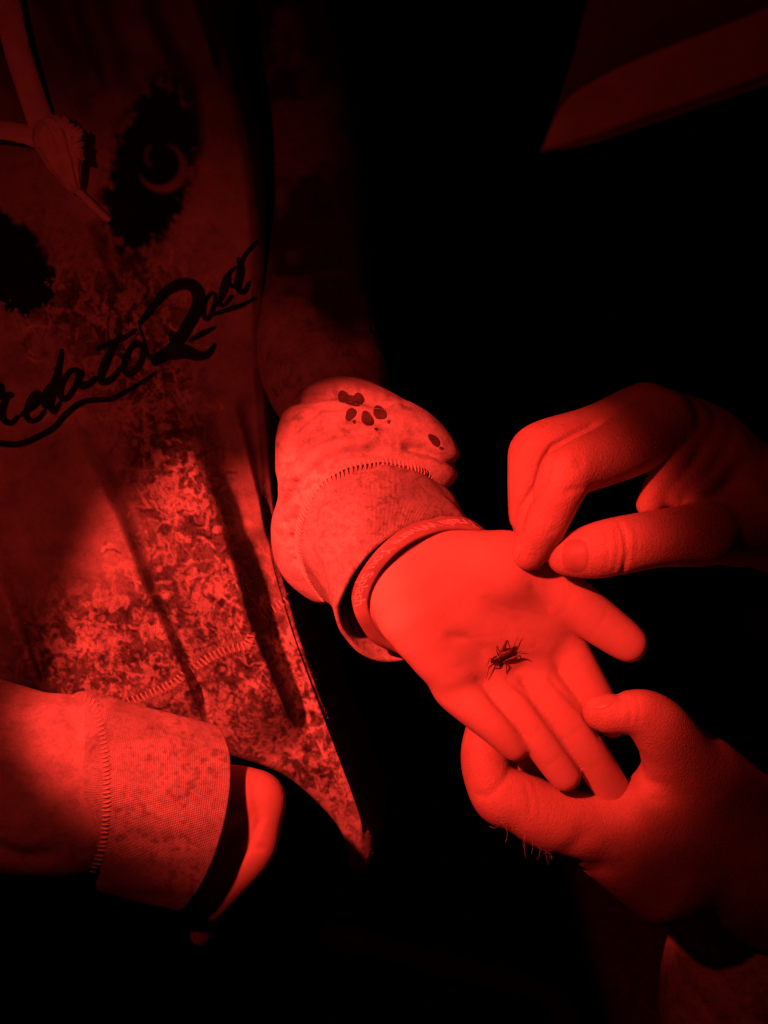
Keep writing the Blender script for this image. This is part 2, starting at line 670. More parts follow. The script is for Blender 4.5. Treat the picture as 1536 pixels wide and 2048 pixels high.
def fbm(cell, octaves=4, seed=0, w=CW, h=CH):
    r = np.random.default_rng(seed)
    out = np.zeros((h, w)); amp, tot = 1.0, 0
    for o in range(octaves):
        c = max(1.5, cell / 2 ** o)
        g = r.random((int(h / c) + 4, int(w / c) + 4))
        y, x = np.arange(h) / c, np.arange(w) / c
        yi, xi = y.astype(int), x.astype(int)
        fy, fx = y - yi, x - xi
        fy, fx = (fy * fy * (3 - 2 * fy))[:, None], (fx * fx * (3 - 2 * fx))[None]
        a = g[yi][:, xi]; b = g[yi][:, xi + 1]; cc = g[yi + 1][:, xi]; d = g[yi + 1][:, xi + 1]
        out += amp * ((a * (1 - fx) + b * fx) * (1 - fy) + (cc * (1 - fx) + d * fx) * fy)
        tot += amp; amp *= 0.55
    return out / tot


def stamp(can, px, py, r, val, mode='max'):
    x, y, r = (px - CX0) / CS, (py - CY0) / CS, r / CS
    x0, x1, y0, y1 = int(x - r - 1), int(x + r + 2), int(y - r - 1), int(y + r + 2)
    if x0 < 0 or y0 < 0 or x1 > CW or y1 > CH:
        return
    yy, xx = np.mgrid[y0:y1, x0:x1]
    m = np.clip(r + 0.5 - np.hypot(xx - x, yy - y), 0, 1) * val
    can[y0:y1, x0:x1] = np.maximum(can[y0:y1, x0:x1], m)


def coral(can, px, py, ang, steps, r, depth=0):
    for s in range(steps):
        t = s / steps
        stamp(can, px, py, r * (1 - 0.55 * t), 1.0)
        px += 3.0 * math.cos(ang); py += 3.0 * math.sin(ang)
        ang += random.uniform(-0.42, 0.42)
        if depth < 2 and random.random() < 0.11 and s > 2:
            coral(can, px, py, ang + random.choice((-1, 1)) * random.uniform(0.5, 1.1), int(steps * 0.55), r * 0.8, depth + 1)


YY, XX = np.mgrid[0:CH, 0:CW]
PXX, PYY = XX * CS + CX0, YY * CS + CY0
light_c, dark_c = np.zeros((CH, CW)), np.zeros((CH, CW))
n_big, n_mid, n_small = fbm(70, 4, 1), fbm(28, 4, 2), fbm(8, 3, 3)


def blob(cx, cy, rx, ry, ang=0.0):
    a = math.radians(ang)
    dx, dy = PXX - cx, PYY - cy
    u, v = dx * math.cos(a) + dy * math.sin(a), -dx * math.sin(a) + dy * math.cos(a)
    return np.exp(-((u / rx) ** 2 + (v / ry) ** 2))


# where the coral print is dense: a diagonal band and the whole hem
dens = np.clip(blob(260, 640, 130, 150, 20) * 0.8 + blob(350, 930, 75, 220, -18) + blob(400, 1230, 110, 200, -20)
               + blob(200, 1300, 140, 110, 10) + blob(330, 1400, 220, 100, 20) + blob(600, 1430, 80, 260, -22) * 1.1 + blob(90, 560, 90, 120) * .5, 0, 1)
for _ in range(1700):
    x, y = random.uniform(-60, 760), random.uniform(420, 1740)
    d = dens[int((y - CY0) / CS), int((x - CX0) / CS)]
    if random.random() > d:
        continue
    if y > 1200 and random.random() < 0.6:
        coral(light_c, x, y, random.uniform(0, 6.28), random.randint(3, 9), random.uniform(1.3, 2.8))
        continue
    coral(light_c, x, y, random.gauss(1.2, 0.7) + random.choice((0, math.pi)), random.randint(4, 13), random.uniform(1.4, 4.0))
for _ in range(700):
    x, y = random.uniform(-60, 760), random.uniform(420, 1740)
    d = dens[int((y - CY0) / CS), int((x - CX0) / CS)]
    if random.random() < d:
        coral(dark_c, x, y, random.uniform(0, 6.28), random.randint(4, 14), random.uniform(1.6, 3.6))
def warped(src, a, cell, sd):
    wx, wy = fbm(cell, 2, sd), fbm(cell, 2, sd + 1)
    xi = np.clip(XX + a * 2 * (wx - 0.5), 0, CW - 1).astype(int); yi = np.clip(YY + a * 2 * (wy - 0.5), 0, CH - 1).astype(int)
    return src[yi, xi]


flake = warped(fbm(13, 4, 91), 26, 16, 92)
flake_f = warped(fbm(7, 3, 95), 14, 9, 96)
hemz = np.clip((PYY - 1230 + 0.42 * (PXX - 380)) / 60, 0, 1)
flake = flake * (1 - hemz) + flake_f * hemz
flk = np.clip((flake - 0.5) / 0.06, 0, 1)
base_c = 0.56 + 0.45 * (n_big - 0.5) + 0.25 * (n_mid - 0.5)
band_c = np.clip(dens * 1.3, 0, 1)
R_c = base_c * (1 - band_c) + band_c * (0.20 + 0.46 * flk + 0.30 * (n_mid - 0.5) + 0.2 * (n_small - 0.5))
light_c = light_c * np.clip((0.55 * n_small + 0.45 * n_mid - 0.36) / 0.16, 0, 1)
R_c = R_c * (1 - 0.6 * dark_c)
R_c = np.where(light_c > 0.05, R_c * (1 - light_c) + light_c * (0.80 + 0.4 * (n_mid - .5)), R_c)
# the printed bird's face: black eye patches with ragged rims, a pale crescent, a beak
wob = 1 + 0.55 * (n_small - 0.5) + 0.7 * (n_mid - 0.5)
spike = 0.35 * np.sin(np.arctan2(PYY - 335, PXX - 300) * 46 + 6 * n_mid) * n_small
ed = ((PXX - 300 + 0.22 * (PYY - 335)) / 84) ** 2 + ((PYY - 335) / 178) ** 2
n_f = fbm(3, 2, 131)
eye = ed < (wob + 0.5 * spike + 0.5 * (n_f - 0.5)) * 0.95
eye2 = (((PXX - 10) / 105) ** 2 + ((PYY - 520 - 0.45 * (PXX - 10)) / 105) ** 2) < (wob + 0.7 * (n_f - 0.5)) * 0.8
rim = np.clip((1.5 - ed) / 0.5, 0, 1) * np.clip((n_small + n_f - 0.85) / 0.2, 0, 1)
R_c = R_c * (1 - 0.85 * rim)
R_c[eye] = 0.012
R_c[eye2] = 0.012
rr, aa = np.hypot(PXX - 322, PYY - 333), np.arctan2(PYY - 333, PXX - 322)
cres = (np.abs(rr - 45) < 9.5 * np.clip(1.15 - np.abs(aa - 0.75) / 1.9, 0, 1)) & (np.abs(aa - 0.75) < 2.1)
R_c[cres] = 0.40
cres2 = (np.abs(np.hypot(PXX - 318, PYY - 312) - 26) < 4) & (np.abs(np.abs(np.arctan2(PYY - 312, PXX - 318)) - 2.7) < 0.45)
R_c[cres2] = 0.26
beak = (np.abs((PXX - 140) - (PYY - 470) * 0.42) < 45 * np.clip(1 - np.abs(PYY - 470) / 120, 0, 1))
R_c[beak & ~eye & ~eye2] = 0.5
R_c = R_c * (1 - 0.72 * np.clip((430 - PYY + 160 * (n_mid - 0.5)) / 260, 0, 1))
# faint feathered streaks above the face
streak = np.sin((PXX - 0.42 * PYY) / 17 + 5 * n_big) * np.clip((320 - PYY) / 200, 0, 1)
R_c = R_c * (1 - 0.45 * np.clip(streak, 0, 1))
R_c = np.clip(R_c, 0.012, 0.85)
soft_m = np.clip((560 - PYY) / 40, 0, 1)
for _ in range(4):
    bl_ = (R_c + np.roll(R_c, 1, 0) + np.roll(R_c, -1, 0) + np.roll(R_c, 1, 1) + np.roll(R_c, -1, 1)) / 5
    R_c = R_c * (1 - soft_m) + bl_ * soft_m
FINE_c = np.clip(dens * 0.85 + 0.12, 0, 0.85) * (~eye) * (~eye2) * (1 - 0.5 * light_c)


def canvas_at(can, px, py):
    x = np.clip((px - CX0) / CS, 0, CW - 1.01); y = np.clip((py - CY0) / CS, 0, CH - 1.01)
    xi, yi = x.astype(int), y.astype(int)
    fx, fy = x - xi, y - yi
    return (can[yi, xi] * (1 - fx) + can[yi, xi + 1] * fx) * (1 - fy) + (can[yi + 1, xi] * (1 - fx) + can[yi + 1, xi + 1] * fx) * fy


def poly_sd(px, py, pts):
    """signed distance (right of the downward line positive) and position 0..1 along a photo polyline"""
    best = np.full(px.shape, 1e6); sg = np.zeros(px.shape); tt = np.zeros(px.shape)
    pts = np.asarray(pts, float)
    L = np.concatenate([[0], np.cumsum(np.linalg.norm(np.diff(pts, axis=0), axis=1))])
    for k in range(len(pts) - 1):
        a, b = pts[k], pts[k + 1]
        ab = b - a
        t = np.clip(((px - a[0]) * ab[0] + (py - a[1]) * ab[1]) / (ab @ ab), 0, 1)
        dx, dy = px - a[0] - t * ab[0], py - a[1] - t * ab[1]
        d = np.hypot(dx, dy)
        m = d < best
        best = np.where(m, d, best)
        sg = np.where(m, np.sign(ab[1] * dx - ab[0] * dy), sg)
        tt = np.where(m, (L[k] + t * (L[k + 1] - L[k])) / L[-1], tt)
    return best * sg, tt


_sd, _ = poly_sd(PXX, PYY, [(60, 1440), (140, 1425), (232, 1412), (290, 1392), (345, 1368), (385, 1338), (420, 1315), (460, 1298), (495, 1288), (520, 1235), (548, 1218), (580, 1197)])
_sm = np.exp(-(_sd / 13) ** 2)
R_c = R_c * (1 - _sm) + _sm * 0.42

# ------------------------------------------------------------------ the hoodie's body
R_EDGE = [(415, -150), (428, 0), (470, 150), (505, 300), (524, 480), (528, 640), (531, 780), (539, 900), (547, 1000), (560, 1120),
          (579, 1200), (612, 1310), (648, 1410), (692, 1530), (736, 1650), (746, 1688), (738, 1732), (720, 1752)]
HEM = [(-350, 1330), (-100, 1345), (75, 1385), (230, 1435), (350, 1475), (455, 1508), (560, 1545), (630, 1600), (678, 1655), (696, 1705), (704, 1742), (720, 1752)]
NU, NV = 420, 860
vv = np.linspace(0, 1, NV)
re_ = catmull(resample(np.array(R_EDGE, float), 6), NV)
he_r = resample(np.array(HEM, float), 6)
# columns packed inside the frame
uw = np.concatenate([np.linspace(0, 0.3, 40, endpoint=False), np.linspace(0.3, 1, NU - 40)])
hx = np.interp(uw, np.linspace(0, 1, len(he_r)), he_r[:, 0]); hy = np.interp(uw, np.linspace(0, 1, len(he_r)), he_r[:, 1])
top = np.column_stack([-350 + uw * 765, np.full(NU, -150.0)])
left = np.column_stack([np.full(NV, -350.0), -150 + vv * 1480])
U, Vv = np.meshgrid(uw, vv)


def coons(k):
    T, Hm, Lf, Rt = top[:, k][None], (hx, hy)[k][None], left[:, k][:, None], re_[:, k][:, None]
    c00, c10, c01, c11 = top[0, k], top[-1, k], (hx, hy)[k][0], (hx, hy)[k][-1]
    return (1 - Vv) * T + Vv * Hm + (1 - U) * Lf + U * Rt - ((1 - U) * (1 - Vv) * c00 + U * (1 - Vv) * c10 + (1 - U) * Vv * c01 + U * Vv * c11)


TX, TY = coons(0), coons(1)
FOLDS = [  # polyline, ridge height, soft side width, steep side width, valley depth
    ([(120, 820), (165, 910), (235, 1045), (288, 1180), (335, 1280), (395, 1420), (420, 1480)], 40, 85, 18, 24),
    ([(330, 780), (372, 880), (420, 1000), (462, 1130), (492, 1240), (520, 1310), (560, 1400), (605, 1500)], 74, 110, 29, 36),
    ([(-20, 1130), (8, 1200), (42, 1290), (80, 1385)], 32, 60, 12, 16),
    ([(455, 780), (490, 900), (515, 1000), (535, 1100)], 24, 30, 13, 12),
    ([(160, 430), (205, 540), (250, 600)], 14, 40, 14, 8),
    ([(100, -100), (150, 60), (210, 200)], 18, 40, 20, 10),
    ([(230, -100), (300, 60), (370, 200), (400, 330)], 18, 40, 20, 10),
    ([(350, -100), (400, 50), (440, 170)], 16, 30, 16, 8),
    ([(270, 560), (310, 720), (360, 860)], 9, 40, 14, 6),
    ([(360, 1380), (400, 1440), (440, 1500)], 10, 26, 9, 6),
]
TZ = -230 - 0.07 * TY - ((TX - 120) / 420) ** 2 * 55
for pl, a, wl, wr, val in FOLDS:
    s, t = poly_sd(TX, TY, pl)
    fade = np.clip(np.minimum(t, 1 - t) / 0.18, 0, 1)
    fade = fade * fade * (3 - 2 * fade)
    wr = wr * (1.5 - t)
    rid = np.where(s < 0, np.exp(-(s / wl) ** 2), np.exp(-(s / wr) ** 2))
    TZ += 1.7 * fade * (a * rid - val * np.exp(-((s - wr * 2.2) / (wr * 1.6)) ** 2))
TZ += 26 * (canvas_at(fbm(90, 3, 21), TX, TY) - 0.5) + 9 * (canvas_at(fbm(30, 2, 22), TX, TY) - 0.5)
er = np.clip((U - 0.955) / 0.045, 0, 1)
TZ -= 55 * (1 - np.sqrt(np.clip(1 - er ** 2, 0, 1)))
eb = np.clip((Vv - 0.988) / 0.012, 0, 1)
TZ -= 16 * (1 - np.sqrt(np.clip(1 - eb ** 2, 0, 1)))
# seam of the hem band: a shallow trench
SEAM = [(60, 1440), (140, 1425), (232, 1412), (290, 1392), (345, 1368), (385, 1338), (420, 1315), (460, 1298), (495, 1288), (520, 1235), (548, 1218), (580, 1197)]
ss, _ = poly_sd(TX, TY, SEAM)
TZ += 5 * np.exp(-(ss / 14) ** 2) - 9 * np.exp(-(ss / 5) ** 2)


def design_grid(px, py, pz):
    k = 1 - pz / DU
    return np.stack([(px - 768) * k, (1024 - py) * k, pz], -1)


front = design_grid(TX, TY, TZ)
# wrap round the side and back to close the garment
back_rows = []
nb = 16
for i in range(1, nb + 1):
    a = i / nb
    edge = front[:, -1]; other = front[:, 0]
    depth = math.sin(min(1, a * 3) * math.pi / 2) * 900
    p = edge * (1 - max(0, (a - 0.15) / 0.85)) + other * max(0, (a - 0.15) / 0.85)
    p = p.copy(); p[:, 2] -= depth * (1 - max(0, a - 0.75) / 0.25)
    p[:, 0] += 40 * math.sin(min(1, a * 4) * math.pi) * (a < 0.25)
    back_rows.append(p)
tv = np.concatenate([front, np.stack(back_rows, 1)], 1)
ncol = NU + nb
i, j = np.meshgrid(np.arange(NV - 1), np.arange(ncol - 1), indexing='ij')
a0 = i * ncol + j
tq = np.stack([a0, a0 + ncol, a0 + ncol + 1, a0 + 1], -1).reshape(-1, 4)
fq = tq.reshape(NV - 1, ncol - 1, 4)[:, :NU - 1].reshape(-1, 4)
attr = np.zeros((NV, ncol, 3))
attr[:, :, 0] = 0.3
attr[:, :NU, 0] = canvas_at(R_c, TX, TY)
attr[:, :NU, 1] = canvas_at(FINE_c, TX, TY)
attr[:, :NU, 2] = 0.5
tvf = tv.reshape(-1, 3)
CAST_T = Caster(front.reshape(-1, 3), (np.stack([(ii := (np.arange(NV - 1)[:, None] * NU + np.arange(NU - 1)[None])), ii + NU, ii + NU + 1, ii + 1], -1)).reshape(-1, 4))

person = empty('person', P(100, 1400, -900), 'person in a printed hoodie standing at the left, one palm held out', 'person')
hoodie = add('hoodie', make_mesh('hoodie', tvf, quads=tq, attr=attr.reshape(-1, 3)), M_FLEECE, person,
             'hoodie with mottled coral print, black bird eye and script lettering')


def stitches(caster, line, spacing=9.0, half=6.0, r=2.1, lift=1.5, default=-300, rails=True):
    c = resample(np.array(line, float), spacing)
    tg = np.gradient(c, axis=0)
    tg /= np.linalg.norm(tg, axis=1)[:, None]
    items = []
    for (x, y), (tx, ty) in zip(c, tg):
        nx, ny = -ty, tx
        sk = 0.18 + random.uniform(-0.12, 0.12)
        x += tx * random.uniform(-1, 1); y += ty * random.uniform(-1, 1)
        half_ = half; half = half_ * random.uniform(0.82, 1.12)
        p = [(x + nx * half * s + tx * sk * half * s, y + ny * half * s + ty * sk * half * s) for s in (-1, -0.4, 0.4, 1)]
        q = [caster.at(u, w, lift + e, default) for (u, w), e in zip(p, (-1.2, 0.8, 0.8, -1.2))]
        half = half_
        q = np.array(q)
        if np.ptp(q[:, 2]) > 40:
            continue
        items.append((q, [r * 0.7, r * 0.9, r * 0.9, r * 0.7]))
    return items


add('seam_stitching', tubes_mesh('hem_stitches', stitches(CAST_T, SEAM[2:], 9.5, 8.5, 3.0, 3.0), 6), M_THREAD, hoodie, kind='stuff')

items = []
for _ in range(260):
    k = random.randint(int(NV * 0.56), NV - 2)
    col = random.randint(NU - 14, NU - 1)
    p = front[k, col]
    d = np.array([random.uniform(0.2, 1), random.uniform(-0.5, 0.5), random.uniform(0.0, 0.7)])
    L = random.uniform(1.5, 5)
    items.append((np.array([p, p + d * L * 0.5, p + d * L + np.array([0, random.uniform(-2, 2), 0])]), [0.55, 0.45, 0.3]))
add('fleece_fibres', tubes_mesh('fleece_fibres', items, 3), M_THREAD, hoodie, kind='stuff')

# script lettering (strokes read off the print)
def c2(pts):
    return [(x / 2.021, 450 + y / 2.021) for x, y in pts]


STROKES = [  # points in the enlarged crop, widths start / middle / end
    ([(-60, 760), (-20, 700), (0, 650), (12, 695), (38, 686), (58, 692)], 9, 11, 7),
    ([(30, 690), (12, 740), (15, 785), (45, 800), (78, 770)], 9, 9, 5),
    ([(78, 772), (135, 735), (162, 700), (148, 680), (120, 715), (106, 765), (125, 792), (158, 780), (185, 745)], 5, 9, 5),
    ([(238, 640), (205, 648), (182, 690), (185, 730), (207, 715), (232, 640)], 6, 9, 5),
    ([(252, 498), (236, 590), (212, 690), (208, 740), (222, 752), (246, 712)], 5, 11, 5),
    ([(330, 592), (290, 588), (252, 640), (246, 692), (270, 700), (305, 650), (330, 592)], 6, 8, 6),
    ([(332, 585), (318, 625), (332, 648), (362, 640), (392, 612)], 9, 10, 6),
    ([(492, 436), (452, 505), (418, 580), (408, 622), (428, 634), (462, 610), (500, 560)], 6, 11, 5),
    ([(388, 506), (430, 484), (500, 456), (556, 418)], 5, 8, 4),
    ([(575, 478), (540, 484), (508, 540), (506, 592), (532, 600), (566, 560), (582, 505), (568, 478)], 7, 8, 7),
    ([(606, 548), (586, 480), (562, 402)], 3, 4, 3),
    ([(560, 405), (610, 340), (670, 270), (735, 238), (785, 250), (804, 300), (785, 360), (745, 430), (700, 495), (640, 540), (608, 548)], 6, 15, 14),
    ([(690, 425), (700, 470), (735, 500), (790, 525), (840, 520), (872, 478)], 4, 16, 4),
    ([(612, 545), (680, 522), (760, 520), (820, 534)], 7, 15, 6),
    ([(765, 470), (815, 440), (874, 410)], 4, 7, 3),
    ([(868, 270), (838, 292), (822, 345), (832, 380), (852, 362), (868, 310), (872, 275)], 4, 6, 4),
    ([(872, 330), (900, 290), (925, 225), (915, 205), (895, 260), (890, 320), (912, 318), (940, 280)], 4, 5, 4),
    ([(965, 165), (930, 190), (925, 235), (950, 245), (962, 205), (985, 130), (1040, 62)], 4, 6, 4),
    ([(962, 130), (975, 180), (962, 250), (985, 270), (1010, 225)], 6, 9, 4),
    ([(858, 362), (920, 342), (980, 322), (1036, 292)], 4, 6, 3),
    ([(-40, 872), (20, 884), (80, 884), (150, 857), (220, 816), (262, 768), (330, 716), (400, 706), (460, 698), (560, 642), (636, 592)], 7, 7, 4),
]
lv, lq, n0 = [], [], 0
for si, (pts, w0, w1, w2) in enumerate(STROKES):
    c = resample(np.array(c2(pts)), 3.0)
    n = len(c)
    tg = np.gradient(c, axis=0)
    tg /= np.linalg.norm(tg, axis=1)[:, None] + 1e-9
    t = np.linspace(0, 1, n)
    w = np.interp(t, [0, 0.45, 1], [w0, w1, w2]) / 2 * 1.75
    w *= np.clip(np.minimum(np.arange(n), np.arange(n)[::-1]) / 2.0 + 0.35, 0, 1)
    nor = np.column_stack([-tg[:, 1], tg[:, 0]])
    cols = [c + nor * (w * s)[:, None] for s in (-1, -0.35, 0.35, 1)]
    for cc in cols:
        for x, y in cc:
            lv.append(CAST_T.at(x, y, 1.6 + 0.12 * si))
    for k in range(3):
        for q in range(n - 1):
            b = n0 + k * n + q
            lq.append([b, b + 1, b + n + 1, b + n])
    n0 += 4 * n
add('lettering', make_mesh('lettering', np.array(lv), quads=np.array(lq)), M_INK, hoodie, 'black brush script lettering across the chest')

# drawcord, its frayed knot and its thin tail
def cord(name, pts, w, flat=0.35):
    c = resample(np.array([CAST_T.at(x, y, h) for x, y, h in pts]), 8)
    return tube_mesh(name, c, w, 12, flat)


add('drawcord', cord('drawcord', [(-30, -140, 60), (12, 0, 50), (32, 90, 45), (60, 180, 40), (84, 250, 34)], 29), M_CORD, hoodie)
add('drawcord', cord('drawcord_b', [(-160, 200, 50), (-60, 250, 45), (20, 262, 42), (70, 275, 40), (110, 300, 36)], 24), M_CORD, hoodie)
# knot: a flared, pleated end
kc = [CAST_T.at(x, y, h) for x, y, h in ((84, 246, 44), (108, 268, 56), (122, 305, 56), (136, 340, 48), (146, 368, 34), (152, 382, 26))]
kc = resample(np.array(kc), 4)
kt = np.linspace(0, 1, len(kc))
kr = np.interp(kt, [0, 0.2, 0.5, 0.8, 1], [20, 46, 42, 24, 11])
v, q, c = tube(kc, kr, 40, 0.55)
ang = np.tile(np.linspace(0, 2 * np.pi, 40, endpoint=False), len(kc))
cen = np.repeat(kc, 40, 0)
v[:-2] = cen + (v[:-2] - cen) * (1 + 0.16 * np.sin(ang * 11 + 1.0 * np.repeat(kt, 40)))[:, None] * (1 + 0.05 * np.sin(np.repeat(kt, 40) * 22))[:, None]
add('cord_knot', make_mesh('cord_knot', v, quads=q, tris=c[:, :3]), M_CORD, hoodie)
items = []
for k in range(46):
    t = k / 45
    x = np.interp(t, [0, 0.35, 0.7, 1], [92, 128, 160, 164]) + random.uniform(-3, 3); y = np.interp(t, [0, 0.35, 0.7, 1], [252, 238, 262, 318]) + random.uniform(-3, 3)
    a = math.atan2(y - 300, x - 118)
    b0 = CAST_T.at(x - 16 * math.cos(a), y - 16 * math.sin(a), 78)
    L = random.uniform(2, 8)
    b1 = CAST_T.at(x, y, 70); b2 = CAST_T.at(x + L * math.cos(a + random.uniform(-.4, .4)), y + L * math.sin(a), 58)
    items.append((np.array([b0, b1, b2]), [4.6, 4.2, 2.6]))
add('cord_fringe', tubes_mesh('cord_fringe', items, 5), M_CORD, hoodie, kind='stuff')
tail = resample(np.array([CAST_T.at(x, y, h) for x, y, h in ((148, 374, 20), (170, 396, 22), (195, 420, 22), (217, 440, 20))]), 6)
add('cord_tail', tube_mesh('cord_tail', tail, np.full(len(tail), 9.0), 12), M_CORD, hoodie)


# ------------------------------------------------------------------ sleeves
def cloth_attr(verts, lightness=0.62, fine=0.25, seed=31, specks=0.0):
    px, py = to_photo(verts)
    n1 = canvas_at(fbm(45, 4, seed), np.mod(px, 1700) - 380, np.mod(py, 2200) - 280)
    n2 = canvas_at(fbm(14, 3, seed + 1), np.mod(px, 1700) - 380, np.mod(py, 2200) - 280)
    at = np.zeros((len(verts), 3))
    at[:, 0] = np.clip(lightness + 0.30 * (n1 - 0.5) + 0.14 * (n2 - 0.5), 0.05, 0.85)
    if specks:
        n3 = canvas_at(fbm(4.5, 3, seed + 2), np.mod(px, 1700) - 380, np.mod(py, 2200) - 280)
        sp = np.clip((n3 - 0.54) / 0.14, 0, 1) * np.clip((n1 - 0.48) / 0.14, 0, 1)
        at[:, 0] *= 1 - specks * sp
    at[:, 1] = fine
    at[:, 2] = 0.45
    return at


sleeve = Body(
    palm=[chain((480, 60, -900, 190), (545, 300, -760, 180), (590, 500, -610, 150), (622, 660, -450, 130), (655, 765, -345, 122)),
          chain((680, 880, -170, 128), (700, 930, -140, 148), (712, 970, -130, 150)),
          chain((700, 870, -170, 100), (800, 900, -120, 95), (858, 926, -95, 66)),
          chain((612, 1050, -175, 72), (618, 1112, -180, 66), (648, 1165, -190, 46))],
    fingers=[], pk=38, ck=10,
    creases=[([(520, 800, -120), (580, 792, -90), (680, 782, -80), (745, 798, -60), (800, 808, -90)], 13, 20),
             ([(800, 890, -30), (850, 900, -30), (900, 918, -30), (945, 938, -40)], 10, 26),
             ([(555, 905, -60), (620, 862, -20), (700, 852, 0)], 16, 5),
             ([(570, 1010, -60), (640, 940, 0), (720, 905, 0), (800, 900, -10)], 13, 8),
             ([(560, 1075, -60), (600, 1085, -60)], 9, 7),
             ([(552, 960, -60), (590, 905, -40), (660, 868, -10), (740, 858, 0)], 9, 11),
             ([(556, 1020, -60), (585, 975, -40), (640, 925, 0), (700, 900, 10), (770, 893, 0)], 8, 14),
             ([(640, 840, -40), (720, 835, -10), (790, 850, -20)], 10, 8),
             ([(575, 870, -80), (640, 815, -50), (700, 812, -40)], 9, 10),
             ([(700, 905, 10), (760, 905, 10), (830, 925, 0)], 7, 8),
             ([(548, 1050, -80), (585, 1040, -60), (600, 1010, -40)], 7, 10),
             ([(570, 1120, -80), (600, 1125, -70), (625, 1150, -80)], 7, 10),
             ([(600, 640, -250), (680, 620, -250), (740, 650, -280)], 14, 22),
             ([(640, 720, -200), (720, 690, -200), (760, 720, -240)], 18, 14),
             ([(560, 560, -300), (620, 520, -300), (720, 500, -330)], 26, 16),
             ([(560, 380, -380), (640, 420, -380), (720, 380, -400)], 30, 14)])
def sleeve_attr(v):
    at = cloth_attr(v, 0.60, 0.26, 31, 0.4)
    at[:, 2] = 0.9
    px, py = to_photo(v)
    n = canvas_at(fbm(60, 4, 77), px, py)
    up = np.clip((690 - py - 140 * (n - 0.5)) / 90, 0, 1)           # the upper sleeve's shade painted into the print, with its dark blotches
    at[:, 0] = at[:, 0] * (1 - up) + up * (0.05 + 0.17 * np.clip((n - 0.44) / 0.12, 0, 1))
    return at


lo, hi = sleeve.bounds()
sv, sq = surface(sleeve, lo, hi, 5.0)
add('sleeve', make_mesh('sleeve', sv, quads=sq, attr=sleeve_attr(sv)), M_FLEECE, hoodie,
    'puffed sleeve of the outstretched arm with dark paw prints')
CAST_S = Caster(sv, sq)


def loft(rings, nring, nrow, thick, closed_rows=None, wob=0.0, seed=5):
    """cloth tube from closed rings (first = open rim), with a real inner face"""
    R = [catmull(np.array([P(*c) for c in r]), nring, True) for r in rings]
    R = np.array(R)
    flat = R.reshape(len(R), -1)
    rows = catmull(flat, nrow).reshape(nrow, nring, 3)
    cen = rows.mean(1, keepdims=True)
    if wob:
        th = np.linspace(0, 2 * np.pi, nring, endpoint=False)[None]
        t = np.linspace(0, 1, nrow)[:, None]
        w = wob * (np.sin(5 * th + 4 * t + seed) * 0.5 + np.sin(11 * th - 7 * t + 2 * seed) * 0.35 + np.sin(3 * th + 9 * t) * 0.4) * np.sin(np.pi * np.clip(t * 0.9 + 0.1, 0, 1))
        d = rows - cen
        rows = rows + d / (np.linalg.norm(d, axis=2, keepdims=True) + 1e-6) * w[:, :, None]
    d = rows - cen
    d = d / (np.linalg.norm(d, axis=2, keepdims=True) + 1e-6)
    axis = (cen[0] - cen[min(6, nrow - 1)])
    axis = axis / np.linalg.norm(axis)
    lip = [rows[0] - d[0] * thick * (0.5 + 0.5 * math.sin(a)) + axis * thick * 0.5 * math.cos(a) for a in np.linspace(-1.2, 1.2, 5)]
    inner = (rows - d * thick)
    full = np.concatenate([inner[::-1], np.array(lip)[::-1], rows], 0)
    n = len(full)
    i, j = np.meshgrid(np.arange(n - 1), np.arange(nring), indexing='ij')
    a = i * nring + j; b = i * nring + (j + 1) % nring
    q = np.stack([a, a + nring, b + nring, b], -1).reshape(-1, 4)
    per = np.concatenate([[0], np.cumsum(np.linalg.norm(np.diff(np.vstack([rows[0], rows[0][:1]]), axis=0), axis=1))])[:-1]
    le = np.concatenate([[0], np.cumsum(np.linalg.norm(np.diff(rows[:, nring // 3], axis=0), axis=1))])
    st = np.zeros((n, nring, 2))
    st[:, :, 0] = per[None]
    st[:, :, 1] = np.concatenate([le[::-1], np.zeros(5), le])[:, None]
    return full.reshape(-1, 3), q, st.reshape(-1, 2), rows


RIM = [(950, 1062, -40), (915, 1028, 0), (855, 1032, 50), (790, 1058, 85), (735, 1100, 100), (700, 1145, 92), (677, 1190, 68), (670, 1225, 30),
       (684, 1268, -15), (718, 1306, -60), (768, 1322, -100), (835, 1305, -130), (905, 1240, -150), (955, 1160, -130), (968, 1100, -85)]
SEAMR = [(905, 1000, -110), (868, 960, -50), (830, 940, 0), (783, 929, 30), (735, 930, 48), (690, 944, 55), (650, 970, 52), (622, 1005, 38), (604, 1052, 10),
         (601, 1100, -30), (614, 1148, -85), (645, 1195, -140), (725, 1200, -220), (820, 1140, -250), (890, 1060, -200)]
MIDR = [tuple(0.5 * (np.array(a) + np.array(b)) + np.array([0, 0, 8 if k < 10 else 0])) for k, (a, b) in enumerate(zip(RIM, SEAMR))]
INR = [(x * 0.7 + 760 * 0.3 - 15, y * 0.7 + 1040 * 0.3 - 25, z - 60) for x, y, z in SEAMR]
cv, cq, cst, crow = loft([RIM, MIDR, SEAMR, INR], 300, 90, 9, wob=4)
add('cuff', make_mesh('cuff', cv, quads=cq, attr=cloth_attr(cv, 0.52, 0.5, 41, 0.3), st=cst), M_CUFF, hoodie, 'ribbed cuff gaping round the outstretched wrist')
both_v, both_q = merge([(cv, cq), (sv, sq)])
CAST_C = Caster(both_v, both_q)
ARM_SEAM = [(868, 962), (830, 941), (783, 929), (735, 929), (690, 943), (650, 969), (622, 1004), (604, 1052), (601, 1100), (614, 1146), (640, 1186)]
items = []
line = resample(np.array([P(x, y, z) for x, y, z in SEAMR[1:12]]), 9.0)
rimc = np.mean([P(*c) for c in SEAMR], 0)
fwd = np.mean([P(*c) for c in RIM], 0) - rimc
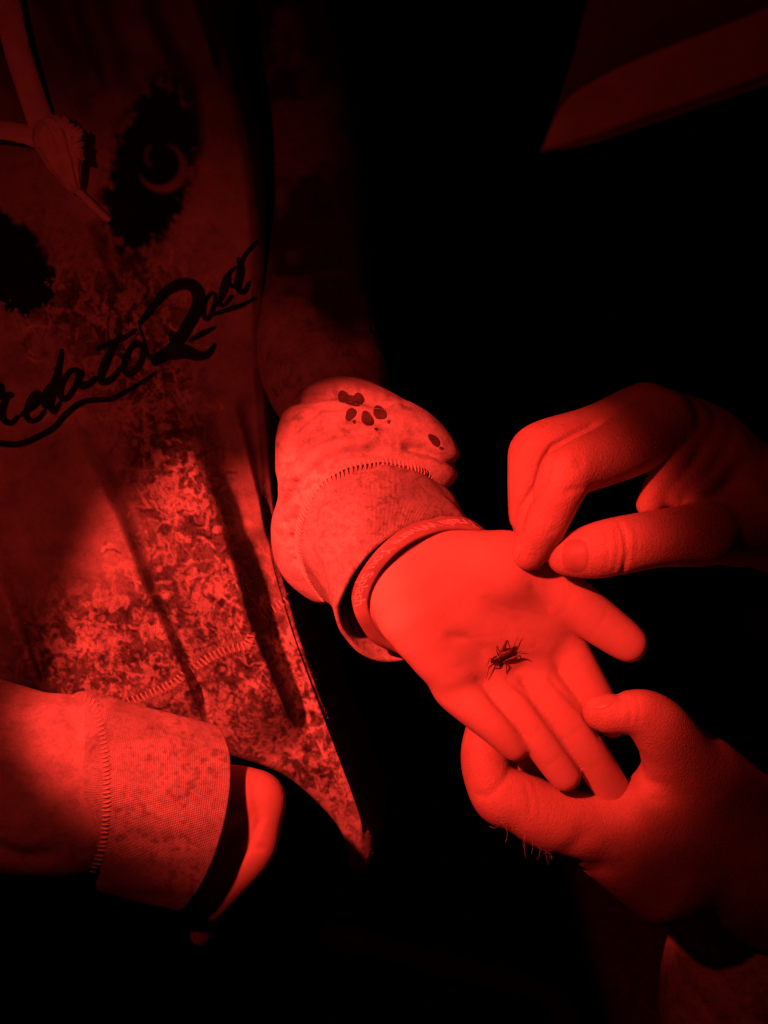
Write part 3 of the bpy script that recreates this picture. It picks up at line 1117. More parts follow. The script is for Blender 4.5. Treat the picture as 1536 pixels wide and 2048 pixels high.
fwd /= np.linalg.norm(fwd)
tgl = np.gradient(line, axis=0)
tgl /= np.linalg.norm(tgl, axis=1)[:, None]
for p, tg in zip(line, tgl):
    o = p - rimc; o /= np.linalg.norm(o)
    j1, j2 = random.uniform(0.8, 1.15), random.uniform(-1, 1)
    pts = [p + fwd * (7.5 * e * j1) + tg * (1.6 * e + j2) + o * (h + 3.6) for e, h in ((-1.1, 3), (-0.5, 3.5), (0.3, 2), (1.1, -2))]
    items.append((np.array(pts), [1.8, 2.3, 2.3, 1.8]))
add('seam_stitching', tubes_mesh('cuff_stitches', items, 6), M_THREAD, hoodie, kind='stuff')

# paw prints on the puffed sleeve
pv, pq, pt, n0 = [], [], [], 0
for cx, cy, rx, ry, an in ((702, 800, 25, 10, 14), (686, 793, 11, 12, 0), (716, 797, 12, 11, 0), (701, 828, 9, 14, 35), (734, 837, 11, 16, -28), (759, 825, 12, 15, -40), (708, 843, 3, 4, 0), (752, 858, 4, 3, 0), (777, 843, 3, 4, 0),
                           (868, 880, 8, 15, -40), (882, 896, 4, 3, 0)):
    v, q, t = decal(CAST_S, cx, cy, ellipse(cx, cy, rx, ry, an, 20, 0.08), 3.0, 8)
    pv.append(v); pq.append(q + n0); pt.append(t + n0); n0 += len(v)
add('paw_print', make_mesh('paw_print', np.concatenate(pv), quads=np.concatenate(pq), tris=np.concatenate(pt)), M_PAW, hoodie)

# the other arm, lower left
sleeve2 = Body(palm=[chain((-260, 1500, -220, 210), (-60, 1545, -120, 190), (60, 1570, -85, 178), (150, 1578, -80, 172)),
                     chain((150, 1500, -80, 110), (158, 1640, -80, 112)),
                     chain((-260, 1500, -220, 205), (-330, 1000, -500, 210))],
               fingers=[], pk=40, ck=20,
               creases=[([(120, 1378, -60), (150, 1450, 40), (140, 1540, 80)], 14, 8), ([(20, 1400, 0), (70, 1500, 60), (60, 1640, 70)], 24, 10),
                        ([(-40, 1650, 20), (60, 1700, 20), (150, 1690, 20)], 20, 9)])
lo, hi = sleeve2.bounds()
v2, q2 = surface(sleeve2, lo, hi, 6.0)
at2 = cloth_attr(v2, 0.66, 0.25, 51)
add('sleeve', make_mesh('sleeve_b', v2, quads=q2, attr=at2), M_FLEECE, hoodie, 'sleeve of the lowered arm at the bottom left')
RIM2 = [(422, 1450, -85), (448, 1476, -30), (458, 1528, 20), (454, 1600, 52), (438, 1672, 58), (412, 1745, 35), (380, 1798, -5), (348, 1822, -55), (318, 1770, -130), (335, 1630, -175), (380, 1510, -150)]
SEAM2 = [(160, 1382, -90), (190, 1415, -15), (206, 1475, 50), (213, 1550, 88), (212, 1625, 88), (204, 1695, 50), (188, 1748, -10), (168, 1778, -80), (120, 1740, -170), (95, 1600, -210), (115, 1455, -170)]
MID2 = [tuple(0.5 * (np.array(a) + np.array(b)) + np.array([0, 0, 10 if k < 8 else 0])) for k, (a, b) in enumerate(zip(RIM2, SEAM2))]
IN2 = [(x * 0.75 + 180 * 0.25 - 45, y * 0.75 + 1580 * 0.25, z - 15) for x, y, z in SEAM2]
cv2, cq2, cst2, _ = loft([RIM2, MID2, SEAM2, IN2], 300, 90, 9, wob=4, seed=2)
add('cuff', make_mesh('cuff_b', cv2, quads=cq2, attr=cloth_attr(cv2, 0.62, 0.30, 61, 0.4), st=cst2), M_CUFF, hoodie, 'brightly lit wide cuff at the lower left')
bv, bq = merge([(cv2, cq2), (v2, q2)])
CAST_C2 = Caster(bv, bq)
add('seam_stitching', tubes_mesh('cuff_stitches_b', stitches(CAST_C2, [(172, 1396), (192, 1418), (206, 1475), (213, 1550), (212, 1625), (204, 1695), (188, 1745)], 9.0, 8.0, 2.5, 1.5, 0), 6), M_THREAD, hoodie, kind='stuff')

# ------------------------------------------------------------------ the young person's hands
palm_hand = Body(
    palm=[chain((640, 860, -260, 70), (720, 1010, -120, 80), (800, 1185, -4, 70), (935, 1380, -28, 46)),
          chain((760, 1030, -80, 90), (830, 1165, 0, 72), (1000, 1352, -36, 45)),
          chain((800, 1040, -60, 80), (868, 1135, 0, 70), (1068, 1322, -46, 46)),
          chain((800, 1040, -60, 80), (900, 1115, -4, 62), (1122, 1268, -58, 46)),
          chain((900, 1120, 5, 64), (985, 1140, 12, 76), (1060, 1150, 6, 55)),
          chain((828, 1235, 2, 66), (900, 1340, -6, 48)),
          chain((900, 1190, -12, 70), (1000, 1240, -22, 62), (1085, 1262, -40, 54)),
          chain((1010, 1160, 0, 62), (1085, 1215, -28, 50))],
    fingers=[chain((1010, 1120, 2, 62), (1075, 1158, 4, 52), (1140, 1200, 0, 49), (1200, 1245, -8, 46), (1258, 1287, -12, 40)),
             chain((905, 1378, -18, 42), (948, 1415, 2, 40), (997, 1458, 8, 36), (1030, 1495, 2, 30)),
             chain((985, 1362, -30, 42), (1030, 1412, -14, 40), (1080, 1478, -10, 39), (1130, 1550, -20, 35)),
             chain((1060, 1335, -42, 44), (1112, 1408, -28, 41), (1165, 1486, -34, 39), (1212, 1560, -68, 37), (1244, 1612, -112, 33)),
             chain((1122, 1280, -54, 46), (1160, 1350, -46, 44), (1196, 1408, -54, 40), (1224, 1446, -75, 32))],
    pk=34, fk=14, ck=6,
    creases=[([(1050, 1160, 40), (1072, 1188, 20), (1105, 1225, 10)], 9, 3),
             ([(880, 1268, 40), (930, 1276, 30), (962, 1298, 20), (975, 1318, 10)], 10, 3.5),
             ([(1010, 1215, 30), (1050, 1265, 10), (1100, 1300, 0)], 16, 3.0),
             ([(1010, 1350, 10), (1050, 1335, 0), (1095, 1345, -10)], 8, 2.5),
             
             ([(960, 1190, 60), (1000, 1230, 40), (1030, 1290, 20)], 18, 3.0),
             ([(944, 1354, 20), (966, 1370, 25), (990, 1402, 25), (1022, 1440, 20), (1056, 1478, 10)], 6, 3.6),
             ([(1004, 1350, 0), (1058, 1393, 10), (1110, 1466, 5), (1170, 1548, -10)], 6, 3.6),
             ([(1092, 1350, -10), (1162, 1422, -15), (1206, 1480, -20)], 6, 3.6),
             ([(905, 1150, 70), (960, 1195, 60), (1010, 1215, 40), (1070, 1225, 30), (1120, 1250, 10)], 4.6, 0.77),
             ([(870, 1262, 60), (930, 1278, 40), (990, 1270, 30), (1050, 1262, 20), (1110, 1285, 5)], 4.0, 0.63),
             ([(900, 1335, 40), (960, 1325, 30), (1030, 1305, 20), (1075, 1290, 10)], 4.0, 0.63),
             ([(930, 1398, 40), (960, 1385, 40)], 3.4, 0.56), ([(970, 1452, 40), (1005, 1425, 40)], 3.4, 0.63),
             ([(995, 1408, 25), (1035, 1380, 25)], 3.4, 0.56), ([(1050, 1482, 25), (1088, 1450, 25)], 3.4, 0.70), ([(1090, 1535, 20), (1125, 1508, 20)], 3.4, 0.56),
             ([(1075, 1400, 10), (1120, 1368, 10)], 3.4, 0.56), ([(1130, 1480, 10), (1172, 1450, 10)], 3.4, 0.70), ([(1175, 1545, -10), (1212, 1520, -10)], 3.4, 0.56),
             ([(1135, 1350, 0), (1180, 1318, 0)], 3.4, 0.63),
             ([(1150, 1170, 40), (1120, 1235, 40)], 4.6, 0.56), ([(1218, 1215, 30), (1178, 1282, 30)], 4.0, 0.63)])
lo, hi = palm_hand.bounds()
h1v, h1q = surface(palm_hand, lo, hi, 4.0)
shadow_hand = Body(
    palm=[chain((120, 1560, -68, 85), (300, 1580, -83, 78), (400, 1590, -83, 70), (500, 1602, -88, 54)),
          chain((300, 1600, -83, 75), (480, 1660, -128, 58)),
          chain((300, 1620, -83, 70), (440, 1710, -138, 55))],
    fingers=[chain((470, 1585, -85, 56), (526, 1594, -72, 45), (524, 1650, -72, 40), (508, 1706, -76, 41), (462, 1768, -95, 34), (424, 1818, -120, 28)),
             chain((470, 1640, -120, 52), (484, 1700, -120, 42), (450, 1770, -140, 38), (415, 1830, -165, 30), (402, 1872, -185, 24)),
             chain((440, 1690, -135, 48), (440, 1760, -190, 40), (400, 1815, -225, 32)),
             chain((360, 1660, -108, 50), (375, 1740, -158, 36), (392, 1800, -193, 26))],
    pk=30, fk=12, ck=6,
    creases=[([(505, 1560, -30), (520, 1640, -30), (492, 1700, -30), (455, 1750, -50), (425, 1790, -70)], 7, 7), ([(535, 1700, -40), (500, 1690, -30)], 6, 4)])
lo, hi = shadow_hand.bounds()
h2v, h2q = surface(shadow_hand, lo, hi, 5.0)
DOWN = np.array([0, -0.7071, -0.7071])


def coarse(segs, k=60, h=22.0):
    b = Body(palm=segs, fingers=[], pk=k, ck=k)
    lo, hi = b.bounds(60)
    return surface(b, lo, hi, h, block=4)


def seg_pts(*pts):
    q = [(np.array(p, float), r) for p, r in pts]
    return [(q[i][0], q[i + 1][0], q[i][1], q[i + 1][1]) for i in range(len(q) - 1)]


hip = P(0, 1300, -1050)
chest = P(0, 250, -850)
neck = chest - DOWN * 900
head = neck - DOWN * 620 + np.array([60, 0, 90])
core = [seg_pts((hip, 400), (chest, 420), (neck, 190), (head, 300)),
        seg_pts((head + np.array([0, 60, 220]), 120), (head + DOWN * 180 + np.array([10, 0, 250]), 60)),
        seg_pts((chest + np.array([250, 250, -150]), 190), (P(545, 300, -780), 110), (P(625, 660, -450), 85), (P(705, 950, -190), 75)),
        seg_pts((chest + np.array([-450, 250, 100]), 190), (P(-330, 900, -540), 130), (P(-200, 1520, -210), 110), (P(150, 1570, -110), 85)),
        seg_pts((hip + np.array([220, 0, 0]), 300), (hip + DOWN * 3000 + np.array([220, 0, 0]), 170)),
        seg_pts((hip + np.array([-260, 0, 0]), 300), (hip + DOWN * 3000 + np.array([-260, 0, 0]), 170))]
core_v, core_q = coarse(core)
bodyv, bodyq = merge([(h1v, h1q), (h2v, h2q), (core_v, core_q)])
body = add('body', make_mesh('body', bodyv, quads=bodyq), M_SKIN, person)
CAST_H = Caster(h1v, h1q)
trv, trq = coarse([seg_pts((hip + DOWN * 60, 470), (hip + DOWN * 500, 440)),
                   seg_pts((hip + np.array([230, 0, 0]), 360), (hip + DOWN * 3100 + np.array([230, 0, 0]), 240)),
                   seg_pts((hip + np.array([-270, 0, 0]), 360), (hip + DOWN * 3100 + np.array([-270, 0, 0]), 240))], 60, 26)
add('trousers', make_mesh('trousers', trv, quads=trq), M_DARK, person)
hv, hq = coarse([seg_pts((head - DOWN * 60 - np.array([0, 0, 60]), 330), (head + DOWN * 200 - np.array([0, 0, 160]), 280))], 60, 26)
add('hair', make_mesh('hair', hv, quads=hq), M_HAIR, person)

# a nail showing at the little finger's end
v, q, t = decal(CAST_H, 1040, 1510, ellipse(1040, 1511, 12, 4.5, -35, 16), 1.0, 3)
add('fingernail', make_mesh('small_nail', v, quads=q, tris=t), M_PALE_NAIL, body)


# ------------------------------------------------------------------ wristbands
def band(edge_a, edge_b, thick, n=260):
    A = catmull(np.array([P(*c) for c in edge_a]), n, True)
    B = catmull(np.array([P(*c) for c in edge_b]), n, True)
    cen = 0.5 * (A.mean(0) + B.mean(0))
    ax = (B - A); 
    tan = np.roll(A, -1, 0) - np.roll(A, 1, 0)
    nor = np.cross(tan, ax); nor /= np.linalg.norm(nor, axis=1)[:, None]
    if (nor * (A - cen)).sum() < 0:
        nor = -nor
    axn = ax / np.linalg.norm(ax, axis=1)[:, None]
    prof = [(0, -1), (0, 0), (0.03, 0.7), (0.12, 1.0), (0.5, 1.0), (0.88, 1.0), (0.97, 0.7), (1, 0), (1, -1)]
    rows = [A + ax * f + nor * (thick * 0.5 * g) for f, g in prof]
    m = len(rows)
    v = np.array(rows)
    i, j = np.meshgrid(np.arange(m), np.arange(n), indexing='ij')
    a = i * n + j; b = i * n + (j + 1) % n
    q = np.stack([a, b, ((i + 1) % m) * n + (j + 1) % n, ((i + 1) % m) * n + j], -1).reshape(-1, 4)
    return v.reshape(-1, 3), q, (A, ax, nor)


EA = [(975, 1085, -40), (930, 1036, 25), (850, 1040, 60), (790, 1066, 80), (738, 1112, 84), (707, 1160, 68), (703, 1198, 40), (716, 1243, 10), (752, 1288, -45), (815, 1295, -100), (890, 1250, -110), (950, 1170, -90)]
EB = [(1002, 1113, -40), (964, 1067, 25), (902, 1059, 56), (847, 1073, 80), (795, 1105, 84), (757, 1148, 70), (737, 1193, 44), (740, 1229, 18), (772, 1278, -40), (837, 1323, -100), (917, 1283, -110), (977, 1198, -90)]
bvv, bqq, (BA, BX, BN) = band(EA, EB, 7)
wb = empty('silicone_wristband', P(840, 1170, 0), 'wide silicone wristband with raised lettering round the outstretched wrist', 'wristband')
add('band', make_mesh('band', bvv, quads=bqq), M_BAND, wb)
cu = bpy.data.curves.new('words', 'FONT')
cu.body = "Don't Trash Where You Splash"
cu.size = 1.0
cu.offset = 0.014
cu.resolution_u = 3
tmp = bpy.data.objects.new('words_tmp', cu)
COL.objects.link(tmp)
dg = bpy.context.evaluated_depsgraph_get()
tm = bpy.data.meshes.new_from_object(tmp.evaluated_get(dg))
tv_ = np.array([w.co[:] for w in tm.vertices])
tt_ = []
for p_ in tm.polygons:
    vs = list(p_.vertices)
    for k in range(1, len(vs) - 1):
        tt_.append([vs[0], vs[k], vs[k + 1]])
tt_ = np.array(tt_)
bpy.data.objects.remove(tmp)
# lay the words along the band: they run from the far right end towards the lower left
nb_ = len(BA)
midl = BA + BX * 0.5
arc = np.concatenate([[0], np.cumsum(np.linalg.norm(np.diff(np.vstack([midl, midl[:1]]), axis=0), axis=1))])
pxm, pym = to_photo(midl)
end_i = np.argmin(np.hypot(pxm - 716, pym - 1208))        # the h of Splash ends here
s_end = arc[end_i]
hgt = 23.5
scl = hgt / 0.72
wid = tv_[:, 0].max() * scl
wide = 1.02
s = (s_end - wid * wide) + tv_[:, 0] * scl * wide
yy = (tv_[:, 1] - 0.34) * scl
s = np.mod(s, arc[-1])
idx = np.interp(s, arc, np.arange(nb_ + 1))
i0 = np.floor(idx).astype(int) % nb_; i1 = (i0 + 1) % nb_; f = (idx - np.floor(idx))[:, None]
mid_ = midl[i0] * (1 - f) + midl[i1] * f
bx_ = BX[i0] * (1 - f) + BX[i1] * f
bn_ = BN[i0] * (1 - f) + BN[i1] * f
bx_ /= np.linalg.norm(bx_, axis=1)[:, None]
wv = mid_ + bx_ * yy[:, None] + bn_ * 4.2
add('lettering', make_mesh('words', wv, tris=tt_, smooth=False), M_BANDTXT, wb)
# second, thinner band beneath
EC = [(989, 1105, -40), (949, 1057, 22), (889, 1057, 46), (834, 1073, 68), (784, 1107, 70), (748, 1151, 56), (732, 1197, 30), (739, 1237, 6), (776, 1281, -50), (834, 1303, -98), (904, 1265, -106), (964, 1190, -88)]
ED = [(999, 1117, -40), (959, 1073, 20), (899, 1069, 42), (846, 1087, 64), (798, 1119, 66), (764, 1161, 52), (749, 1203, 28), (760, 1245, 4), (796, 1287, -50), (849, 1313, -98), (916, 1277, -106), (974, 1203, -88)]
cvv, cqq, _ = band(EC, ED, 6)
wb2 = add('silicone_wristband', make_mesh('band_b', cvv, quads=cqq), M_BAND)
wb2['label'] = 'narrow plain wristband on the palm side of the lettered one'
wb2['category'] = 'wristband'

# ------------------------------------------------------------------ the cricket
cr_base = CAST_H.at(1006, 1312, 0, 0)
cricket = empty('cricket', cr_base, 'small dark cricket standing on the open palm', 'cricket')


def C(px, py, h):
    """a point h above the palm, seen at that photo position"""
    px, py = 1006 + (px - 1006) * 0.84, 1312 + (py - 1312) * 0.84
    return CAST_H.at(px, py, h * 0.84, 0)


axis_pts = np.array([C(977, 1326, 9), C(984, 1322.5, 10), C(992, 1318, 10.5), C(1000, 1313, 11), C(1012, 1306, 11), (C(1022, 1301, 10)), C(1031, 1297, 8)])
ax_r = np.array([2.5, 7.4, 6.8, 7.8, 8.4, 7.4, 2.6])
ap = resample(axis_pts, 1.2)
ax_r = ax_r * 0.9
rr_ = np.interp(np.linspace(0, 1, len(ap)), np.linspace(0, 1, 7), ax_r)
cb = add('body', tube_mesh('cricket_body', ap, rr_, 20, 0.9), M_CHITIN, cricket)
collar = resample(np.array([C(990.5, 1309, 14), C(993.5, 1312.5, 18.6), C(997, 1318, 18.6), C(998, 1324, 14)]), 1.0)
add('collar', tube_mesh('collar', collar, 0.9, 6), M_PALE, cricket)
head_c = C(983, 1323, 10)
wp = resample(np.array([C(999, 1311, 15), C(1010, 1305, 16.5), C(1020, 1300, 15.5), C(1028, 1296.5, 12)]), 1.5)
add('wing', tube_mesh('wing', wp, np.interp(np.linspace(0, 1, len(wp)), [0, 0.3, 0.7, 1], [5.5, 7.5, 6.5, 2]), 16, 0.45), M_WING, cricket)
for ex, ey in ((978, 1319), (989, 1330)):
    e = resample(np.array([C(ex, ey, 11), C(ex + 1.5, ey + 0.5, 13), C(ex + 3, ey + 1, 12)]), 0.6)
    add('eye', tube_mesh('eye', e, np.interp(np.linspace(0, 1, len(e)), [0, .5, 1], [1.0, 2.2, 1.0]), 10), M_EYE, cricket)
LEGS = [('hind_leg', [(1006, 1303, 9), (1010, 1290, 20), (1015.5, 1274.5, 30), (1020, 1284, 18), (1024, 1297, 4), (1026, 1300, 1)], [3.57, 3.4, 1.36, 1.02, 0.85, 0.59]),
        ('hind_leg', [(1010, 1322, 8), (1024, 1318, 12), (1046, 1311, 15), (1048, 1317, 8), (1062, 1319, 4), (1074, 1325, 1)], [3.57, 3.23, 1.44, 1.02, 0.85, 0.59]),
        ('middle_leg', [(1006, 1325, 8), (1013, 1331, 12), (1014.5, 1343, 6), (1013.5, 1350, 3), (1017, 1357, 1)], [1.53, 1.36, 0.94, 0.77, 0.51]),
        ('middle_leg', [(1000, 1306, 9), (1003, 1297, 14), (1006, 1290, 4), (1007, 1286, 1)], [1.36, 1.19, 0.85, 0.51]),
        ('front_leg', [(999, 1328, 8), (992, 1335, 11), (986, 1340, 4), (983, 1343, 1)], [1.44, 1.19, 0.85, 0.51]),
        ('front_leg', [(994, 1308, 9), (991.5, 1300, 14), (991, 1291, 3), (990, 1287, 1)], [1.36, 1.19, 0.85, 0.51])]
for nm, pts, rad in LEGS:
    p = np.array([C(*c) for c in pts])
    q = resample(np.column_stack([p, rad]), 1.5)
    add(nm, tube_mesh(nm, q[:, :3], q[:, 3], 8), M_LEG, cricket)
for pts in ([(977, 1317, 13), (973, 1322, 16), (970, 1330, 12), (965, 1336, 8)], [(979, 1329, 12), (975, 1336, 14), (970, 1350, 12), (966, 1366, 8)]):
    p = resample(np.array([C(*c) for c in pts]), 2)
    add('antenna', tube_mesh('antenna', p, np.linspace(0.9, 0.5, len(p)), 6), M_LEG, cricket)
for pts in ([(1027, 1296, 9), (1033, 1285, 12), (1042, 1264, 14)], [(1030, 1299, 8), (1045, 1301, 9), (1060, 1302, 8)]):
    p = resample(np.array([C(*c) for c in pts]), 2)
    add('cercus', tube_mesh('cercus', p, np.linspace(0.9, 0.4, len(p)), 6), M_LEG, cricket)

# ------------------------------------------------------------------ the adult's hands
adult = empty('person', P(1750, 1600, -700), 'person at the right edge, bare hands pinching above and holding below the palm', 'person')
upper_hand = Body(
    palm=[chain((1300, 845, -50, 72), (1400, 900, -140, 95), (1480, 990, -170, 115), (1700, 1080, -180, 130)),
          chain((1405, 1068, 45, 60), (1475, 1050, -60, 88)),
          chain((1330, 870, -60, 60), (1420, 960, -120, 90))],
    fingers=[chain((1318, 852, -40, 76), (1235, 902, 50, 62), (1145, 938, 112, 56), (1126, 962, 118, 53), (1096, 1035, 114, 45), (1081, 1058, 110, 43), (1058, 1106, 92, 38)),
             chain((1290, 826, -70, 64), (1190, 862, -30, 53), (1082, 896, 5, 53), (1066, 930, 8, 50), (1058, 1010, 5, 42), (1056, 1060, 0, 34)),
             chain((1410, 1068, 40, 66), (1310, 1078, 96, 58), (1235, 1092, 108, 58), (1185, 1103, 104, 54), (1132, 1112, 92, 41)),
             chain((1375, 850, -60, 48), (1352, 915, -10, 34), (1318, 975, 15, 32), (1296, 1012, 20, 26)),
             chain((1415, 880, -80, 50), (1388, 945, -15, 32), (1345, 992, 25, 26)),
             chain((1450, 900, -90, 50), (1420, 955, -25, 30), (1380, 1000, 25, 26))],
    pk=40, fk=12, ck=6,
    creases=[([(1240, 1042, 150), (1252, 1075, 165), (1255, 1110, 165), (1248, 1150, 150)], 4.0, 5.0),
             ([(1230, 1048, 150), (1236, 1080, 165), (1236, 1115, 165), (1228, 1150, 150)], 3.0, 2.4),
             ([(1208, 1050, 150), (1216, 1080, 165), (1218, 1110, 165), (1212, 1150, 150)], 2.6, 1.6),
             ([(1268, 1042, 150), (1276, 1080, 165), (1272, 1120, 165)], 3.0, 1.5),
             ([(1120, 985, 160), (1150, 978, 160), (1172, 982, 150)], 7, 4.0),
             ([(1095, 1062, 150), (1118, 1058, 140)], 6, 3.0),
             ([(1155, 900, 160), (1160, 925, 170), (1158, 950, 175)], 10, 3.0),
             ([(1200, 842, 60), (1150, 868, 70), (1108, 892, 75), (1088, 922, 75), (1078, 968, 75), (1046, 1012, 75), (1034, 1056, 75), (1028, 1090, 75)], 5, 7.0)])
lo, hi = upper_hand.bounds()
hi[0] = min(hi[0], 900)
u1v, u1q = surface(upper_hand, lo, hi, 4.0)
lower_hand = Body(
    palm=[chain((1195, 1655, -80, 64), (1300, 1665, -115, 104), (1420, 1690, -220, 150), (1620, 1760, -330, 165), (1900, 1850, -300, 190)),
          chain((1210, 1700, -115, 62), (1320, 1740, -140, 108)),
          chain((1345, 1510, -40, 62), (1400, 1570, -120, 100), (1460, 1660, -220, 130)),
          chain((1290, 1610, -72, 52), (1380, 1560, -100, 80))],
    fingers=[chain((1372, 1530, -60, 72), (1323, 1459, 2, 60), (1290, 1430, 20, 50), (1262, 1424, 24, 43), (1218, 1427, 18, 40), (1196, 1424, 12, 33)),
             chain((1205, 1655, -80, 66), (1110, 1640, -70, 66), (1035, 1602, -66, 60), (1000, 1592, -66, 56), (975, 1548, -70, 49), (968, 1500, -78, 46), (975, 1440, -105, 38)),
             chain((1205, 1690, -115, 60), (1110, 1640, -150, 56), (1040, 1580, -155, 50), (1040, 1500, -140, 44), (1080, 1430, -135, 36)),
             chain((1220, 1700, -140, 60), (1150, 1660, -195, 54), (1110, 1590, -205, 48), (1130, 1500, -190, 44))],
    pk=44, fk=16, ck=6,
    creases=[([(1232, 1380, 60), (1243, 1395, 62), (1240, 1415, 62)], 9, 7.0),
             ([(1200, 1605, -10), (1225, 1580, 10), (1255, 1560, 20)], 8, 4.0),
             ([(945, 1590, -20), (975, 1596, -10), (1010, 1560, -20), (1030, 1535, -20)], 7, 3.5),
             ([(1100, 1720, -60), (1150, 1690, -20), (1190, 1640, 0)], 20, 6.0),
             ([(1140, 1780, -60), (1200, 1760, -20), (1240, 1720, 10)], 22, 9.0),
             ([(1258, 1392, 60), (1264, 1420, 70), (1258, 1450, 60)], 4, 3.0), ([(1272, 1388, 60), (1279, 1420, 70), (1274, 1452, 60)], 3.5, 2.2),
             ([(1255, 1585, -10), (1290, 1572, 0), (1330, 1570, 0)], 6, 3.5), ([(1240, 1610, -10), (1285, 1602, 0), (1335, 1608, 0)], 7, 3.0),
             ([(1050, 1560, -10), (1062, 1600, 0), (1058, 1640, -10)], 6, 2.2), ([(1070, 1565, -10), (1080, 1605, 0), (1075, 1645, -10)], 5, 1.6)])
lo, hi = lower_hand.bounds()
hi[0] = min(hi[0], 900)
u2v, u2q = surface(lower_hand, lo, hi, 4.5)
ahip = P(2500, 1900, -1000)
ach = np.array([2000.0, 450.0, 550.0])
ahead = np.array([1080.0, 1180.0, 1180.0])
acore = [seg_pts((ahip, 560), (ach, 560), (ach + np.array([-330, 400, 250]), 230), (ahead, 340)),
         seg_pts((ach + np.array([-450, 0, 150]), 230), (P(2050, 900, 150), 190), (P(1700, 1080, -180), 125), (P(1500, 1000, -170), 100)),
         seg_pts((ach + np.array([-300, -200, 250]), 230), (P(2250, 1700, 200), 200), (P(1900, 1850, -300), 180), (P(1640, 1765, -335), 155)),
         seg_pts((ahip + np.array([-200, 0, 0]), 420), (ahip + DOWN * 3600 + np.array([-200, 0, 0]), 230)),
         seg_pts((ahip + np.array([350, 0, 0]), 420), (ahip + DOWN * 3600 + np.array([350, 0, 0]), 230))]
acv, acq = coarse(acore, 70, 26)
abv, abq = merge([(u1v, u1q), (u2v, u2q), (acv, acq)])
abody = add('body', make_mesh('adult_body', abv, quads=abq), M_ADULT, adult)
jv, jq = coarse([seg_pts((ahip, 640), (ach, 650)),
                 seg_pts((ach + np.array([-450, 0, 150]), 300), (P(2050, 900, 150), 250), (P(1850, 1060, -150), 185)),
                 seg_pts((ach + np.array([-300, -200, 250]), 300), (P(2250, 1700, 200), 260), (P(1980, 1850, -290), 215))], 70, 26)
add('jacket', make_mesh('jacket', jv, quads=jq), M_DARK, adult)

CAST_U, CAST_L = Caster(u1v, u1q), Caster(u2v, u2q)


def nail(caster, outline, cx, cy, parent, lift, mat, name='fingernail'):
    v, q, t = decal(caster, cx, cy, outline, lift, 6)
    # dome: lift the middle, tuck the rim into the skin
    n = len(outline)
    prof = [1.0] + [1 - ((k + 1) / 6) ** 4 for k in range(6) for _ in range(n)]
    v[:, 2] += np.array(prof) * lift * 1.4 - lift * 1.2
    return add(name, make_mesh(name, v, quads=q, tris=t), mat, parent)


out = resample(np.array([(1128, 1090), (1138, 1080), (1158, 1077), (1173, 1087), (1179, 1110), (1175, 1136), (1162, 1148), (1140, 1147), (1128, 1138), (1124, 1114)]), 6, True)[:-1]
nail(CAST_U, [tuple(p) for p in out], 1150, 1113, abody, 2.2, M_NAIL)
out = ellipse(1034, 1106, 7, 18, 12, 18)
nail(CAST_U, out, 1034, 1106, abody, 1.6, M_PALE_NAIL)
out = ellipse(1200, 1406, 28, 13, -8, 22)
nail(CAST_L, out, 1200, 1406, abody, 1.8, M_PALE_NAIL)

# hairs along the lower hand's edge and on the upper fingers
items = []
for _ in range(30):
    t = random.random() ** 0.8
    x = np.interp(t, [0, 0.4, 1], [985, 1040, 1105]); y = np.interp(t, [0, 0.4, 1], [1636, 1660, 1712])
    z = CAST_L.z(x + 4, y - 8, -90) - random.uniform(0, 25)
    a = random.uniform(0.3, 2.7); L = random.choice((10, 14, 18, 24, 30, 48)) * (0.6 if t > 0.8 else 1)
    curl = random.uniform(-0.6, 0.6)
    p = [P(x, y, z)]
    for k in range(6):
        x += L / 6 * math.cos(a); y += L / 6 * math.sin(a); z += random.uniform(-3, 3)
        a += curl + random.uniform(-0.15, 0.15)
        p.append(P(x, y, z))
    items.append((np.array(p), np.linspace(0.42, 0.25, 7)))
for _ in range(0):
    if random.random() < 0.6:
        x, y = random.uniform(1050, 1110), 0
        y = np.interp(x, [1050, 1110], [866, 842]); a = random.uniform(3.3, 4.3)
    else:
        x, y = 1020 + random.uniform(-1, 3), random.uniform(955, 990); a = random.uniform(2.8, 3.6)
    z = 50 + random.uniform(-15, 15); L = random.uniform(10, 24)
    z = 0 + random.uniform(-10, 10)
    p = [P(x, y, z)]
    for k in range(5):
        x += L / 5 * math.cos(a); y += L / 5 * math.sin(a); a += random.uniform(-0.3, 0.5)
        p.append(P(x, y, z))
    items.append((np.array(p), np.linspace(0.4, 0.2, 6)))
add('body_hair', tubes_mesh('body_hair', items, 4), M_HAIR, abody, kind='stuff')

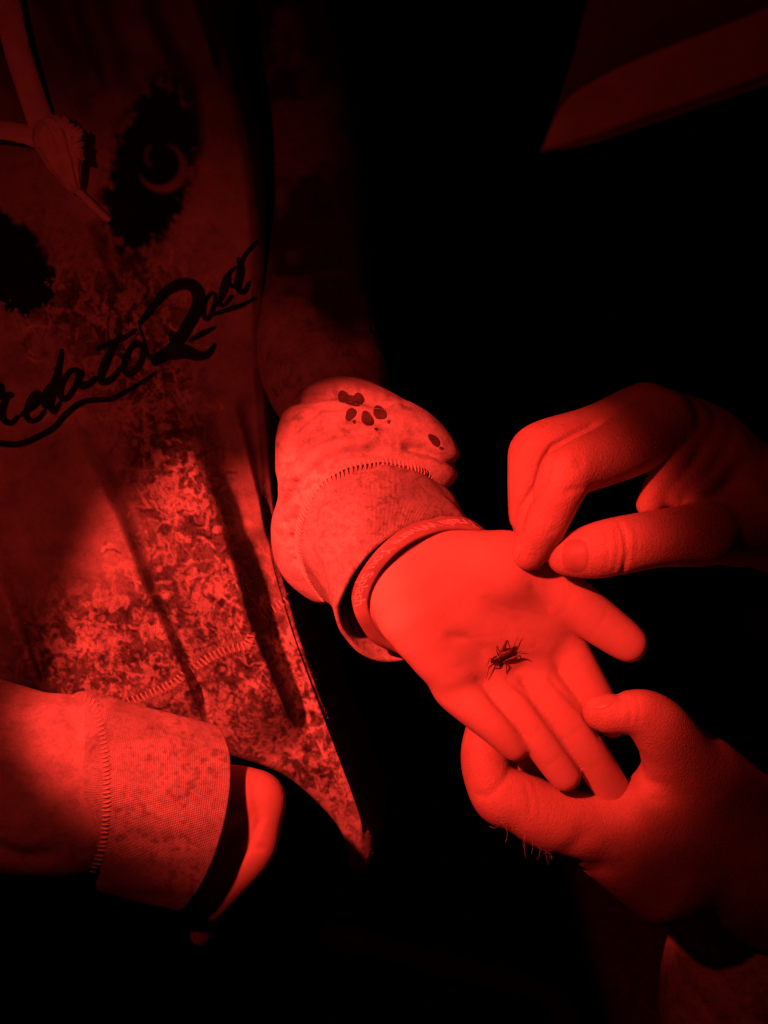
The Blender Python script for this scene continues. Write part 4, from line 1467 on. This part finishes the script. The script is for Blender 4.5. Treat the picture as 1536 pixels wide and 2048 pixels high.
# the cap brim dipping in at the top right, with its crown out of frame
brim_top = [(1086, 300), (1098, 262), (1122, 205), (1146, 120), (1166, 50), (1190, -60)]
bl, bw = 26, 60
tip = resample(np.array([(1084, 302), (1090, 276), (1108, 238), (1128, 180), (1150, 105), (1172, 20), (1200, -90)], float), 8)
low = resample(np.array([(1084, 302), (1180, 285), (1300, 247), (1420, 207), (1536, 166), (1700, 110), (2050, 40)], float), 8)
crs = resample(np.array([(1084, 300), (1130, 205), (1210, 150), (1300, 108), (1420, 62), (1536, 15), (1700, -60), (2050, -230)], float), 8)
NT = 120
lowc, crc, tipc = catmull(low, NT), catmull(crs, NT), catmull(tip, NT)
up_ = np.column_stack([catmull(np.array([(1086, 298), (1115, 215), (1150, 105), (1172, 20), (1230, -120), (1500, -300), (2050, -480)], float), NT)])
rows = []
for f in np.linspace(0, 1, 24):
    c = lowc * (1 - f) + crc * f
    z = 880 - 14 * f + 26 * math.sin(min(1.0, f * 7) * math.pi * 0.5) + np.linspace(0, 90, NT)
    rows.append((c, z))
for f in np.linspace(0.05, 1, 24):
    c = crc * (1 - f) + up_ * f
    z = 892 - 330 * f ** 0.8 + np.linspace(0, 90, NT)
    rows.append((c, z))
g = np.array([[P(x, y, zz) for (x, y), zz in zip(c, z)] for c, z in rows])


def shell_of(g):
    inner = g + np.array([0, 3, -14.0])
    sh = np.concatenate([g, inner[::-1]], 0)
    m2 = len(sh)
    i, j = np.meshgrid(np.arange(m2), np.arange(NT - 1), indexing='ij')
    a = i * NT + j; b = ((i + 1) % m2) * NT + j
    return sh.reshape(-1, 3), np.stack([a, b, b + 1, a + 1], -1).reshape(-1, 4)


v, q = shell_of(g[:24])
capo = add('cap', make_mesh('brim', v, quads=q), M_CAP, adult, 'curved cap brim dipping into the top right corner')
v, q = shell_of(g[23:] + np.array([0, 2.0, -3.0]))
add('brim_shaded_panel', make_mesh('brim_shaded_panel', v, quads=q), M_CAP_SHADED, capo)  # upper panel of the brim, its shade painted in with the darker cloth
kv, kq = coarse([seg_pts((ahead - DOWN * 130, 350), (ahead - DOWN * 40, 365))], 60, 26)
add('crown', make_mesh('crown', kv, quads=kq), M_CAP, capo)

# the adult's trouser leg at the bottom right
leg = Body(palm=[chain((1760, 1540, -420, 150), (1500, 1880, -460, 150), (1490, 2200, -560, 150), (1600, 2900, -1200, 160)),
                 chain((1760, 1540, -420, 150), (2200, 1500, -700, 230))],
           fingers=[], pk=40, ck=40,
           creases=[([(1400, 1880, -330), (1440, 1960, -300), (1500, 2060, -300)], 14, 14), ([(1370, 1950, -330), (1420, 2040, -320)], 10, 9),
                    ([(1460, 1900, -300), (1510, 1970, -300), (1560, 2040, -300)], 12, 12)])
lo, hi = leg.bounds()
lgv, lgq = surface(leg, lo, hi, 8.0)
add('trousers', make_mesh('adult_trousers', lgv, quads=lgq), M_TROUSER, adult, 'dim wrinkled trouser leg in the bottom right corner')
